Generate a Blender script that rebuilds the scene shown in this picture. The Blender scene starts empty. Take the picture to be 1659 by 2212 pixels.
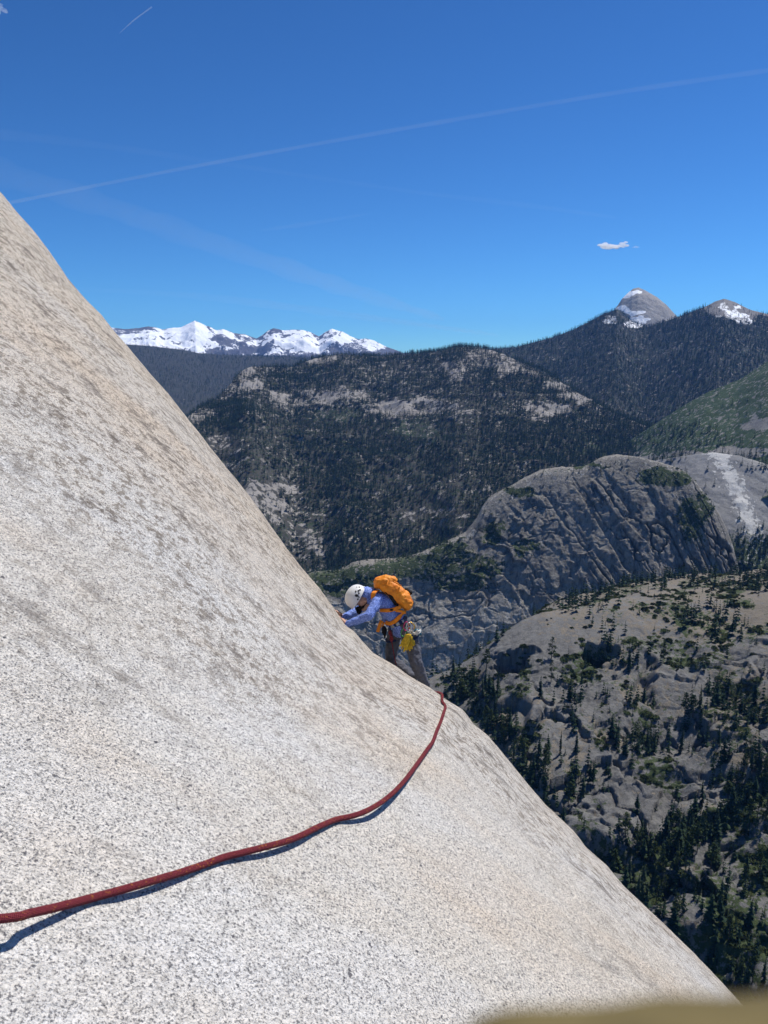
import bpy, bmesh, math, random
import numpy as np
from mathutils import Vector, Matrix
from mathutils.bvhtree import BVHTree

# ------------------------------------------------------------------ camera, sky, sun, exposure
sc = bpy.context.scene
COL = sc.collection
W_, H_, F_ = 1659.0, 2212.0, 1661.0          # picture size used for measuring, focal length in the same unit
PITCH = math.radians(10.44)
cam = bpy.data.cameras.new('camera')
cam.sensor_fit = 'HORIZONTAL'; cam.sensor_width = 36.0; cam.lens = 36.0*F_/W_
cam.clip_start = 0.005; cam.clip_end = 200000
cam.dof.use_dof = True; cam.dof.focus_distance = 4.5; cam.dof.aperture_fstop = 36.0/1.5
camo = bpy.data.objects.new('camera', cam); COL.objects.link(camo)
camo.rotation_euler = (math.pi/2-PITCH, 0, 0)
sc.camera = camo

SUN_EL, SUN_AZ = math.radians(62), math.radians(52)     # azimuth clockwise from +Y
SUN_DIR = Vector((math.sin(SUN_AZ)*math.cos(SUN_EL), math.cos(SUN_AZ)*math.cos(SUN_EL), math.sin(SUN_EL)))
world = bpy.data.worlds.new('World'); sc.world = world; world.use_nodes = True
wn = world.node_tree
sky = wn.nodes.new('ShaderNodeTexSky'); sky.sky_type = 'NISHITA'; sky.sun_disc = False
sky.sun_elevation = SUN_EL; sky.sun_rotation = SUN_AZ
sky.altitude = 2400; sky.air_density = 1.1; sky.dust_density = 0.0; sky.ozone_density = 3.0
tint = wn.nodes.new('ShaderNodeMix'); tint.data_type = 'RGBA'; tint.blend_type = 'MULTIPLY'; tint.inputs[0].default_value = 1
tint.inputs[7].default_value = (.37, .68, 1.04, 1)      # clear mountain air: deeper blue all over
wn.links.new(sky.outputs[0], tint.inputs[6])
gam = wn.nodes.new('ShaderNodeGamma'); gam.inputs[1].default_value = 1.4
bal = wn.nodes.new('ShaderNodeMix'); bal.data_type = 'RGBA'; bal.blend_type = 'MULTIPLY'; bal.inputs[0].default_value = 1; bal.inputs[7].default_value = (.78, .61, .435, 1)
wn.links.new(tint.outputs[2], gam.inputs[0]); wn.links.new(gam.outputs[0], bal.inputs[6]); wn.links.new(bal.outputs[2], wn.nodes['Background'].inputs[0])
wn.nodes['Background'].inputs[1].default_value = 0.107
sl = bpy.data.lights.new('sun', 'SUN'); sl.energy = 4.9; sl.angle = math.radians(0.53); sl.color = (1, .965, .91)
so = bpy.data.objects.new('sun', sl); COL.objects.link(so)
so.rotation_euler = SUN_DIR.to_track_quat('Z', 'Y').to_euler()
sc.view_settings.view_transform = 'Standard'; sc.view_settings.look = 'None'
sc.view_settings.exposure = 0.14; sc.view_settings.gamma = 1.0; sc.view_settings.use_curve_mapping = False
sc.render.engine = 'CYCLES'
sc.cycles.use_denoising = True
try: sc.cycles.denoiser = 'OPENIMAGEDENOISE'
except Exception: pass
sc.cycles.use_adaptive_sampling = True; sc.cycles.adaptive_threshold = .025
sc.cycles.max_bounces = 4; sc.cycles.diffuse_bounces = 2; sc.cycles.volume_bounces = 4; sc.cycles.transparent_max_bounces = 12
sc.cycles.caustics_reflective = False; sc.cycles.caustics_refractive = False

# ------------------------------------------------------------------ helpers
CP, SP = math.cos(PITCH), math.sin(PITCH)
def rays(px, py):
    """world direction (depth 1 along the lens axis) through a measured picture point"""
    px = np.asarray(px, float); py = np.asarray(py, float)
    x = (px-W_/2)/F_; y = (H_/2-py)/F_
    return np.stack([x, CP+SP*y, -SP+CP*y], -1)
def at(px, py, depth):
    r = rays(px, py); return Vector((r*depth).tolist())
def project(p):
    p = np.asarray(p, float)
    d = p[..., 1]*CP-p[..., 2]*SP; u = p[..., 1]*SP+p[..., 2]*CP
    d = np.where(np.abs(d) < 1e-6, 1e-6, d)
    return np.stack([W_/2+F_*p[..., 0]/d, H_/2-F_*u/d, d], -1)

def _hash(ix, iy, iz, seed):
    h = (ix.astype(np.uint32)*np.uint32(374761393)+iy.astype(np.uint32)*np.uint32(668265263)
         + iz.astype(np.uint32)*np.uint32(2147483647)+np.uint32(seed*974634777 & 0xffffffff))
    h = (h ^ (h >> np.uint32(13)))*np.uint32(1274126177)
    h = (h ^ (h >> np.uint32(16)))*np.uint32(2246822519)
    h ^= h >> np.uint32(15)
    return h.astype(np.float32)*np.float32(2/4294967295.0)-np.float32(1)
def vnoise(p, seed=0):
    p = np.asarray(p, np.float64); i = np.floor(p); f = (p-i).astype(np.float32); i = i.astype(np.int64)
    f = f*f*f*(f*(f*6-15)+10)
    x, y, z = i[..., 0], i[..., 1], i[..., 2]
    r = 0
    for dx in (0, 1):
        wx = f[..., 0] if dx else 1-f[..., 0]
        for dy in (0, 1):
            wy = f[..., 1] if dy else 1-f[..., 1]
            for dz in (0, 1):
                wz = f[..., 2] if dz else 1-f[..., 2]
                r = r+_hash(x+dx, y+dy, z+dz, seed)*wx*wy*wz
    return r
def fbm(p, o=4, g=.5, l=2.03, seed=0):
    a, s, t = 1.0, 0, 0
    for k in range(o):
        s = s+a*vnoise(np.asarray(p)*(l**k)+k*17.3, seed+k); t += a; a *= g
    return s/t
def ridged(p, o=4, g=.5, l=2.05, seed=0):
    a, s, t = 1.0, 0, 0
    for k in range(o):
        s = s+a*(1-np.abs(vnoise(np.asarray(p)*(l**k)+k*11.7, seed+k))*2); t += a; a *= g
    return s/t
def sstep(a, b, x):
    t = np.clip((x-a)/(b-a), 0, 1); return t*t*(3-2*t)

def mesh_np(name, verts, quads=None, tris=None, mat=None, parent=None, smooth=True):
    me = bpy.data.meshes.new(name)
    fl = []; 
    nq = 0 if quads is None else len(quads); ntri = 0 if tris is None else len(tris)
    me.vertices.add(len(verts)); me.vertices.foreach_set('co', np.asarray(verts, np.float32).ravel())
    li = np.concatenate([np.asarray(a, np.int32).ravel() for a in (quads, tris) if a is not None])
    me.loops.add(len(li)); me.loops.foreach_set('vertex_index', li)
    me.polygons.add(nq+ntri)
    st = np.concatenate([np.arange(nq)*4, nq*4+np.arange(ntri)*3]).astype(np.int32)
    me.polygons.foreach_set('loop_start', st)
    me.polygons.foreach_set('use_smooth', np.full(nq+ntri, smooth))
    me.update(calc_edges=True)
    if mat: me.materials.append(mat)
    o = bpy.data.objects.new(name, me); COL.objects.link(o)
    if parent: o.parent = parent
    return o
def grid_quads(n, m, flip=False):
    a = np.arange(n*m).reshape(n, m)
    q = np.stack([a[:-1, :-1], a[1:, :-1], a[1:, 1:], a[:-1, 1:]], -1).reshape(-1, 4)
    return q[:, ::-1] if flip else q
def add_attr(o, name, vals):
    at_ = o.data.attributes.new(name, 'FLOAT', 'POINT'); at_.data.foreach_set('value', np.asarray(vals, np.float32).ravel())
def tag(o, label=None, cat=None, group=None, kind=None):
    if label: o['label'] = label
    if cat: o['category'] = cat
    if group: o['group'] = group
    if kind: o['kind'] = kind
    return o
def empty(name, loc=(0, 0, 0)):
    o = bpy.data.objects.new(name, None); COL.objects.link(o); o.location = loc; o.empty_display_size = .1; return o

class NT:
    """short node-tree writer"""
    def __init__(s, name, rough=.85, spec=.25):
        s.m = bpy.data.materials.new(name); s.m.use_nodes = True; s.t = s.m.node_tree
        s.b = s.t.nodes['Principled BSDF']; s.out = s.t.nodes['Material Output']
        s.b.inputs['Roughness'].default_value = rough; s.b.inputs['Specular IOR Level'].default_value = spec
    def n(s, typ, **k):
        nd = s.t.nodes.new('ShaderNode'+typ)
        for a, b in k.items():
            if a in nd.bl_rna.properties.keys(): setattr(nd, a, b)
        return nd
    def put(s, sock, v):
        if hasattr(v, 'is_linked') or isinstance(v, bpy.types.NodeSocket): s.t.links.new(v, sock)
        else: sock.default_value = v
    def coord(s, scale=(1, 1, 1), rot=(0, 0, 0), src='Object'):
        if not hasattr(s, 'tc'): s.tc = s.n('TexCoord')
        m = s.n('Mapping'); s.t.links.new(s.tc.outputs[src], m.inputs[0])
        m.inputs['Scale'].default_value = scale; m.inputs['Rotation'].default_value = rot
        return m.outputs[0]
    def noise(s, vec, scale, detail=4, rough=.55, dist=0):
        nd = s.n('TexNoise'); s.put(nd.inputs['Vector'], vec); nd.inputs['Scale'].default_value = scale
        nd.inputs['Detail'].default_value = detail; nd.inputs['Roughness'].default_value = rough
        nd.inputs['Distortion'].default_value = dist
        return nd.outputs[0]
    def voro(s, vec, scale, feature='F1', rnd=1):
        nd = s.n('TexVoronoi', feature=feature); s.put(nd.inputs['Vector'], vec); nd.inputs['Scale'].default_value = scale
        nd.inputs['Randomness'].default_value = rnd
        return nd
    def ramp(s, f, stops, interp='LINEAR'):
        nd = s.n('ValToRGB'); s.put(nd.inputs[0], f); cr = nd.color_ramp; cr.interpolation = interp
        while len(cr.elements) > len(stops): cr.elements.remove(cr.elements[-1])
        while len(cr.elements) < len(stops): cr.elements.new(.5)
        for e, (p, c) in zip(cr.elements, stops):
            e.position = p; e.color = (c, c, c, 1) if not hasattr(c, '__len__') else (*c, 1)
        return nd.outputs[0]
    def mix(s, f, a, b, mode='MIX'):
        nd = s.n('Mix'); nd.data_type = 'RGBA'; nd.blend_type = mode
        for sock, v in ((nd.inputs[0], f), (nd.inputs[6], a), (nd.inputs[7], b)):
            if isinstance(v, tuple) and len(v) == 3: v = (*v, 1)
            s.put(sock, v)
        return nd.outputs[2]
    def math(s, op, a, b=0.0, clamp=False):
        nd = s.n('Math'); nd.operation = op; nd.use_clamp = clamp
        s.put(nd.inputs[0], a); s.put(nd.inputs[1], b); return nd.outputs[0]
    def attr(s, name):
        nd = s.n('Attribute'); nd.attribute_name = name; return nd.outputs['Fac']
    def color(s, v):
        if isinstance(v, tuple) and len(v) == 3: v = (*v, 1)
        s.put(s.b.inputs['Base Color'], v); return s
    def bump(s, h, strength, dist, prev=None):
        nd = s.n('Bump'); s.put(nd.inputs['Height'], h); nd.inputs['Strength'].default_value = strength
        nd.inputs['Distance'].default_value = dist
        if prev is not None: s.t.links.new(prev, nd.inputs['Normal'])
        s.t.links.new(nd.outputs[0], s.b.inputs['Normal']); return nd.outputs[0]
def plain(name, col, rough=.7, spec=.3, metal=0, var=.12, scale=60, bump=0):
    t = NT(name, rough, spec); v = t.coord()
    t.color(t.mix(t.ramp(t.noise(v, scale, 3), [(.3, 0.), (.7, 1.)]), tuple(c*(1-var) for c in col), tuple(min(1, c*(1+var)) for c in col)))
    t.b.inputs['Metallic'].default_value = metal
    if bump: t.bump(t.noise(v, scale*2, 3), .5, bump)
    return t.m

# ------------------------------------------------------------------ the slab the climbers are on
SIL = [(0,421.6),(36,466.5),(72,506),(104,547.5),(144,605),(187,654),(216,682.5),(238,711),(266,742),(299,780),(324,812),(360,852),
 (396,898.5),(432,942),(468,988.5),(504,1032),(540,1078),(578,1132),(614,1184),(650,1230),(686,1270),(716,1310),(745,1352),
 (764,1365),(783,1388),(805,1412),(833,1428),(857,1443),(881,1462),(897,1472),(921,1486),(933,1495),(961,1516),(995,1537),(1019,1571),
 (1048,1593),(1062,1609),(1103,1659),(1135,1699),(1171,1743),(1235,1803),(1259,1835),(1307,1875),(1339,1915),(1383,1957),(1435,2007),
 (1495,2063),(1551,2119),(1595,2167),(1643,2211)]
SLAB_H, EDGE_S, EDGE_T = .92, 3.4, math.radians(-26)     # height of the lens off the rock, how far the rounded edge is, which way
_a, _b = rays(0, 424), rays(1630, 2205)
NRM = np.cross(_b, _a); NRM /= np.linalg.norm(NRM)
if NRM[2] < 0: NRM = -NRM
B1 = np.array([0, 1., 0])-NRM*NRM[1]; B1 /= np.linalg.norm(B1)
B2 = np.cross(NRM, B1)
if B2[2] < 0: B2 = -B2
HAND = float(np.dot(np.cross(B1, B2), NRM))
UPH = np.array([0, 0, 1.])-NRM*NRM[2]; UPH /= np.linalg.norm(UPH)
def _fit():
    px = np.array([p[0] for p in SIL], float); py = np.array([p[1] for p in SIL], float)
    d = rays(px, py); dn = d@NRM; dp = d-dn[:, None]*NRM
    th = np.arctan2(dp@B2, dp@B1); te = dn/np.linalg.norm(dp, axis=1)
    o = np.argsort(th); th, te = th[o], te[o]
    tt = np.linspace(th[0]-1.3, th[-1]+1.3, 5000)
    e = np.interp(tt, th, te)
    def sm(x, n):
        k = np.exp(-np.linspace(-2.5, 2.5, n)**2); k /= k.sum(); return np.convolve(np.pad(x, n//2, 'edge'), k, 'valid')
    return tt, sm(e, 21), sm(e, 1201), th[0], th[-1]
TT, TE, TES, TH0, TH1 = _fit()
def edge_r(th): return EDGE_S/np.clip(np.cos(th-EDGE_T), .22, 1)
def slab_noise(a, b):
    q = np.stack([a, b, a*0], -1)
    rho = np.hypot(a, b)
    fade = np.clip(rho/1.2, .35, 1)
    n = .022*fbm(q*np.array([.75, .5, 1]), 3, seed=3)*fade
    n = n+.007*fbm(q*np.array([3.2, 1.7, 1])+5, 3, seed=9)
    n = n+.0022*fbm(q*np.array([17, 9, 1]), 3, .6, seed=12)
    n = n-.010*np.clip(ridged(q*np.array([2.3, .45, 1]), 2, seed=31)-.72, 0, 1)
    return n
def slab_point(rho, th, noise=True):
    rho = np.asarray(rho, float); th = np.asarray(th, float)
    P = edge_r(th); f = rho/P
    w = sstep(.35, 1., f); e = np.interp(th, TT, TE)*w+np.interp(th, TT, TES)*(1-w)
    up = rho*np.sin(th-EDGE_T); over = np.clip(rho-P, 0, None)
    R2 = np.interp(th, np.radians([-26, -19, -12]), [110., 110., 600.])
    n = rho*e-np.where(f < 1, (SLAB_H+.26*np.clip(up, -1.5, 5))*(1-f)**2, over**2/(2*R2)+np.clip(over-6.5, 0, None)**2*.03)
    a, b = rho*np.cos(th), rho*np.sin(th)
    if noise: n = n+slab_noise(a, b)
    return a[..., None]*B1+b[..., None]*B2+n[..., None]*NRM

_WARP = {}
def px_blob(pj, blobs):
    """1 inside ellipses (px, py, rx, ry), soft edge"""
    m = np.zeros(pj.shape[:-1])
    if _WARP.get('src') is not pj:
        q_ = pj*np.array([1/38., 1/22., 0])+3.7
        _WARP.update(src=pj, out=pj+np.stack([30*fbm(q_, 3, .6, seed=201), 15*fbm(q_+9, 3, .6, seed=207), q_[..., 2]*0], -1))
    pj = _WARP['out']
    for x, y, rx, ry in blobs:
        q = ((pj[..., 0]-x)/rx)**2+((pj[..., 1]-y)/ry)**2
        m = np.maximum(m, 1-sstep(.45, 1.25, q))
    return m

def granite_mat():
    t = NT('slab_granite', .9, .18)
    v = t.coord(); st = t.coord((1, .9, 1)); st2 = t.coord((1, .3, 1))
    lo = t.noise(st, .6, 3); hi = t.noise(st2, 1.9, 5, .65)
    base = t.mix(t.ramp(lo, [(.40, 0.), (.60, 1.)]), (.62, .56, .475), (.64, .615, .575))
    base = t.mix(t.ramp(hi, [(.48, 0.), (.74, .75)]), base, (.61, .475, .34))
    base = t.mix(t.ramp(hi, [(.28, .8), (.47, 0.)]), base, (.655, .66, .665))
    base = t.mix(t.ramp(t.attr('weather'), [(0., 0.), (.24, .5)]), base, (.65, .555, .435))
    # grains of feldspar and quartz, black mica between them
    g = t.voro(v, 230); base = t.mix(.9, base, t.ramp(g.outputs['Color'], [(0, .50), (.25, .84), (.6, 1.04), (1, 1.2)]), 'MULTIPLY')
    n1 = t.noise(st, 290, 2, .6)
    base = t.mix(t.ramp(n1, [(.565, 0.), (.61, .8)]), base, (.12, .115, .12))
    n2 = t.noise(st, 165, 3, .65)
    base = t.mix(t.ramp(n2, [(.605, 0.), (.65, .85)]), base, (.07, .07, .082))
    n5 = t.noise(st, 75, 2, .5)
    base = t.mix(t.ramp(n5, [(.71, 0.), (.74, .85)]), base, (.045, .045, .06))
    # weathered dark mottling, gathered in broad patches
    pm = t.ramp(t.math('ADD', t.attr('weather'), t.noise(st, .7, 5, .66, .5)), [(.42, .05), (.66, 1.)])
    n3 = t.noise(st, 36, 4, .8)
    base = t.mix(t.math('MULTIPLY', t.ramp(n3, [(.50, 0.), (.58, .8)]), pm), base, (.17, .138, .105))
    n4 = t.noise(t.coord((1, .7, 1)), 8, 6, .86)
    base = t.mix(t.math('MULTIPLY', t.ramp(n4, [(.54, 0.), (.62, .8)]), pm), base, (.12, .10, .085))
    n6 = t.noise(t.coord((1, .15, 1)), 6, 6, .8)
    base = t.mix(t.ramp(n6, [(.59, 0.), (.68, .65)]), base, (.19, .17, .15))
    t.color(base)
    t.bump(t.math('ADD', t.math('ADD', n2, n1), t.math('MULTIPLY', n3, 2.4)), .85, .006)
    return t.m

def build_slab():
    s = np.concatenate([np.linspace(TH0-1.25, TH0-.06, 70), np.linspace(TH0-.05, TH1+.05, 760), np.linspace(TH1+.06, TH1+1.25, 70)])
    P = edge_r(s)
    k = 3.2*np.linspace(1, 0, 400)**1.7
    c = k[None]*P[:, None]/SLAB_H
    f = ((2+c)-np.sqrt((2+c)**2-4))/2
    rho = np.concatenate([-np.linspace(4, .05, 24)[None]*np.ones((len(s), 1)), f*P[:, None],
                          P[:, None]+(np.linspace(0, 1, 90)[1:]**1.6*16)[None]], 1)
    th = np.repeat(s[:, None], rho.shape[1], 1)
    pts = slab_point(rho, th)
    M = Matrix((B1, B2, NRM)).transposed() if HAND > 0 else Matrix((B1, -B2, NRM)).transposed()
    # local frame: x across the slope, y uphill, z off the rock
    X = np.cross(UPH, NRM); M3 = np.stack([X, UPH, NRM], 1)
    loc = pts.reshape(-1, 3)@M3
    o = mesh_np('granite_slab', loc, grid_quads(*rho.shape), mat=granite_mat())
    o.matrix_world = Matrix(M3.tolist()).to_4x4()
    # outward normals
    o.data.update(); nz = np.zeros(len(o.data.polygons)*3, np.float32); o.data.polygons.foreach_get('normal', nz)
    if np.median(nz[2::3]) < 0: o.data.flip_normals()
    pj = project(pts.reshape(-1, 3)); near = np.clip(pj[:, 2], 0, 8)
    add_attr(o, 'weather', np.interp(near, [.4, 1.2, 2.2, 3.5], [-.16, -.10, .10, .24]))
    tag(o, kind='structure'); o['label'] = 'sunlit pale granite slab with dark flecks sloping across the foreground'
    return o
slab = build_slab()
def slab_hit(px, py):
    """where the sight line through a picture point meets the slab (smooth form)"""
    d = rays(px, py); dn = d@NRM; dp = d-dn*NRM; th = math.atan2(dp@B2, dp@B1); L = np.linalg.norm(dp)
    r = np.linspace(.05, float(edge_r(th))*1.02, 6000); p = slab_point(r, np.full_like(r, th))
    n = p@NRM; i = np.argmax(n > r/L*dn-1e-6) if (n > r/L*dn).any() else int(np.argmax(n-r/L*dn))
    return Vector(p[i].tolist()), r[i], th
# ------------------------------------------------------------------ far land: each landform is a sheet with a crest, a front and a back
def polar(px, py):
    d = rays(px, py); h = np.hypot(d[..., 0], d[..., 1]); return np.arctan2(d[..., 0], d[..., 1]), d[..., 2]/h
LAND = []
def landform(name, crest, front, back, mat, na, nf, nb, disp, kind='structure', label=None, azpad=0, attrs=None):
    """crest: (px, py, R) picture points with ground distance; front/back: (px -> W, D, p) rows"""
    c = np.array(crest, float); az, te = polar(c[:, 0], c[:, 1]); o = np.argsort(az); az, te, R = az[o], te[o], c[o, 2]
    A = np.linspace(az[0], az[-1], na); Rr = np.interp(A, az, R); Z = np.interp(A, az, te)*Rr
    def prof(rows):
        rows = np.array(rows, float)
        ra, _ = polar(rows[:, 0], np.full(len(rows), 1100.))
        return [np.interp(A, ra, rows[:, k]) for k in (1, 2, 3)]
    Wf, Df, Pf = prof(front); Wb, Db, Pb = prof(back)
    sb = np.linspace(1, 0, nb)[:-1]; sf = np.linspace(0, 1, nf)
    dr = np.concatenate([sb[None]*Wb[:, None], -sf[None]*Wf[:, None]], 1)
    dz = np.concatenate([-Db[:, None]*sb[None]**Pb[:, None], -Df[:, None]*sf[None]**Pf[:, None]], 1)
    r = Rr[:, None]+dr; z = Z[:, None]+dz
    AA = np.repeat(A[:, None], r.shape[1], 1)
    P = np.stack([np.sin(AA)*r, np.cos(AA)*r, z], -1)
    tr, tz = np.gradient(r, axis=1), np.gradient(z, axis=1); L = np.hypot(tr, tz)+1e-9
    nr, nz = tz/L, -tr/L                                  # outward: up and towards the viewer on the front
    sgn = np.where(nz < 0, -1., 1.); nr, nz = nr*sgn, nz*sgn
    N = np.stack([np.sin(AA)*nr, np.cos(AA)*nr, nz], -1)
    v = np.concatenate([-sb[None]*np.ones((na, 1)), sf[None]*np.ones((na, 1))], 1)
    P0 = P.copy()
    P = P+N*disp(P, v, project(P))[..., None]
    o = mesh_np(name, P.reshape(-1, 3), grid_quads(*r.shape), mat=mat)
    o.data.update(); nn = np.zeros(len(o.data.polygons)*3, np.float32); o.data.polygons.foreach_get('normal', nn)
    if np.median(nn[2::3]) < 0: o.data.flip_normals()
    if attrs:
        for k, vals in attrs(P, v, project(P)).items(): add_attr(o, k, vals)
    tag(o, label, kind=kind)
    rec = dict(name=name, P=P, v=v, obj=o); LAND.append(rec)
    return rec

def facets(q, seed, tilt=1.0):
    """broken rock: every cell is a tilted plate with its own height, so neighbours meet in sharp steps"""
    q = np.asarray(q, np.float64); i0 = np.floor(q).astype(np.int64); best = np.full(q.shape[:-1], 1e9); val = np.zeros(q.shape[:-1])
    for dx in (-1, 0, 1):
        for dy in (-1, 0, 1):
            for dz in (-1, 0, 1):
                x, y, z = i0[..., 0]+dx, i0[..., 1]+dy, i0[..., 2]+dz
                ox, oy, oz = (q[..., k]-(c+.5+.42*_hash(x, y, z, seed+k)) for k, c in enumerate((x, y, z)))
                d = ox*ox+oy*oy+oz*oz; m = d < best; best = np.where(m, d, best)
                val = np.where(m, _hash(x, y, z, seed+5)+tilt*(ox*_hash(x, y, z, seed+6)+oy*_hash(x, y, z, seed+7)+oz*_hash(x, y, z, seed+8)), val)
    return val
def crack(q, w, seed): return np.exp(-(vnoise(q, seed)/w)**2)
def rock_mat(name, base, dark, scale, green=(.05, .066, .028), soil_or_lit=(.15, .125, .095), streak=.5, bumpd=1.0):
    t = NT(name, .92, .12)
    v = t.coord(); vs = t.coord((1, 1, .14))
    big = t.noise(v, scale*.3, 3, .6); mid = t.noise(v, scale*2.4, 5, .7); fine = t.noise(v, scale*7, 4, .7); run = t.noise(vs, scale*1.8, 4, .68)
    c = t.mix(t.ramp(big, [(.3, 0.), (.7, 1.)]), tuple(x*.8 for x in base), tuple(min(1, x*1.15) for x in base))
    c = t.mix(t.math('MULTIPLY', t.ramp(run, [(.45, 0.), (.66, 1.)]), streak), c, dark)
    c = t.mix(t.ramp(fine, [(.54, 0.), (.68, .6)]), c, tuple(x*.5 for x in base))
    def cover(attr, n, k): return t.ramp(t.math('ADD', t.attr(attr), t.math('MULTIPLY', t.math('SUBTRACT', n, .5), k)), [(.46, 0.), (.56, 1.)])
    c = t.mix(cover('soil_or_lit', run, 2.0), c, t.mix(fine, tuple(x*.6 for x in soil_or_lit), tuple(x*1.3 for x in soil_or_lit)))
    c = t.mix(cover('green', mid, 2.4), c, t.mix(fine, tuple(x*.5 for x in green), tuple(x*1.5 for x in green)))
    c = t.mix(cover('snow', t.math('ADD', t.math('MULTIPLY', mid, .5), t.math('MULTIPLY', fine, .5)), 2.0), c, (.86, .88, .91))
    t.color(c)
    t.bump(t.math('ADD', mid, t.math('MULTIPLY', fine, .4)), .9, bumpd)
    return t.m
ROCK_SNOW = rock_mat('snow_range_rock', (.12, .115, .12), (.07, .07, .08), .006, bumpd=14)
ROCK_FAR = rock_mat('far_rock', (.22, .205, .19), (.12, .12, .115), .02, soil_or_lit=(.045, .046, .04), green=(.03, .045, .025), bumpd=5)
ROCK_PEAK = rock_mat('bald_peak_rock', (.34, .32, .295), (.18, .18, .175), .02, bumpd=5)
ROCK_MID = rock_mat('hill_rock', (.29, .27, .245), (.12, .115, .11), .03, soil_or_lit=(.062, .06, .05), green=(.036, .052, .026), bumpd=3)
ROCK_DOME = rock_mat('dome_rock', (.26, .24, .205), (.065, .062, .056), .06, soil_or_lit=(.36, .34, .30), streak=.9, bumpd=3.2)
ROCK_NEAR = rock_mat('near_dome_rock', (.165, .160, .150), (.045, .045, .046), .09, soil_or_lit=(.19, .165, .13), streak=.75, bumpd=1.6)

Z0 = lambda P: np.zeros(P.shape[:-1])
# snow mountains on the skyline
A_C = [(-300,720),(150,712),(237,707),(270,711),(300,709),(319,705),(336,707),(353,712),(372,708),(391,707),(405,700),(421,692),(432,697),(444,703),(456,707),(468,714),(482,711),(494,715),(506,720),(530,722),(554,731),
 (566,724),(578,715),(590,709),(601,711),(612,714),(634,712),(655,713),(672,718),(689,727),(703,717),(717,710),(729,714),(741,717),(757,726),(775,733),(790,731),(809,736),(837,750),(855,756),(871,763),(882,762),(895,765),(930,775),(1000,785),(1200,800)]
def dA(P, v, pj):
    s = np.clip(np.abs(v)*6, 0, 1)
    q = P/1000.0
    return (170*ridged(q*np.array([1.1, 1.1, .5]), 5, .55, seed=4)-60)*s+25*fbm(q*6, 4, seed=6)*(.3+.7*s)
def aA(P, v, pj):
    q = P/1000.0
    r = ridged(q*np.array([1.9, 1.9, 2.6]), 5, .6, seed=21)
    low = sstep(750, 775, pj[..., 1]+12*fbm(q*2.2, 3, seed=8))
    rib = ridged(q*np.array([4.5, 4.5, 1.2])+.4*fbm(q*3, 3, seed=23)[..., None], 4, .6, seed=22)
    snow = .88-.50*sstep(.48, .80, r)-.42*sstep(.40, .75, rib)-.7*low-.42*px_blob(pj, [(520,752,70,13),(760,752,26,14),(720,755,30,16),(800,762,60,10),(280,716,60,9),(590,715,14,8),(480,737,40,10)])
    snow = snow+.28*px_blob(pj, [(421,710,30,18),(640,745,60,14),(450,750,90,7),(745,735,20,10),(700,758,30,8)])-.25*sstep(5, 0, pj[..., 1]-np.interp(pj[..., 0], [a for a, _ in A_C], [b for _, b in A_C]))
    return dict(snow=snow, green=Z0(P), soil_or_lit=Z0(P))
landform('snow_mountains', [(x, y, 14000) for x, y in A_C], [(0, 5200, 1900, 1.0)]*2, [(0, 3000, 1500, 1.0)]*2, ROCK_SNOW, 760, 150, 14, dA,
         attrs=aA, label='snow covered mountain range on the far skyline')
# dark wooded ridge below the snow
B_C = [(-300,735),(150,738),(261,743),(319,747),(391,755),(430,763),(487,767),(573,770),(679,772),(800,776),(1000,790),(1300,800)]
def soft(amp, wl, o=5, seed=1, rid=False):
    def d(P, v, pj):
        n = (ridged if rid else fbm)(P/wl, o, .52, seed=seed)
        return amp*n*np.clip(np.abs(v)*8+.12, 0, 1)
    return d
def attr_const(g, s, sn=0.):
    def a(P, v, pj): return dict(green=np.full(P.shape[:-1], g), soil_or_lit=np.full(P.shape[:-1], s), snow=np.full(P.shape[:-1], sn))
    return a
landform('wooded_ridge', [(x, y, 7600) for x, y in B_C], [(0, 3400, 900, 1.1)]*2, [(0, 1500, 300, 1.2)]*2, ROCK_FAR, 380, 150, 10, soft(60, 900, seed=14), attrs=attr_const(.3, .85),
         label='dark conifer covered ridge below the snow mountains')
# bald granite peak and its lower neighbour
E_C = [(1240,760),(1300,700),(1325,672),(1334,660),(1343,646),(1355,634),(1367,624),(1379,621),(1395,628),(1419,642),(1439,658),(1459,680),(1480,705),(1540,780)]
def aE(P, v, pj):
    sn = px_blob(pj, [(1362,634,13,7),(1350,665,20,9),(1372,676,22,10),(1386,694,22,10),(1330,668,8,8),(1398,690,10,8)])
    return dict(snow=sn*.75, green=Z0(P), soil_or_lit=Z0(P))
landform('bald_granite_peak', [(x, y, 6200) for x, y in E_C], [(0, 520, 560, 1.5)]*2, [(0, 700, 600, 1.5)]*2, ROCK_PEAK, 220, 120, 10, soft(16, 160, seed=17), attrs=aE,
         label='bald grey granite peak with snow patches above the forest')
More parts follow.
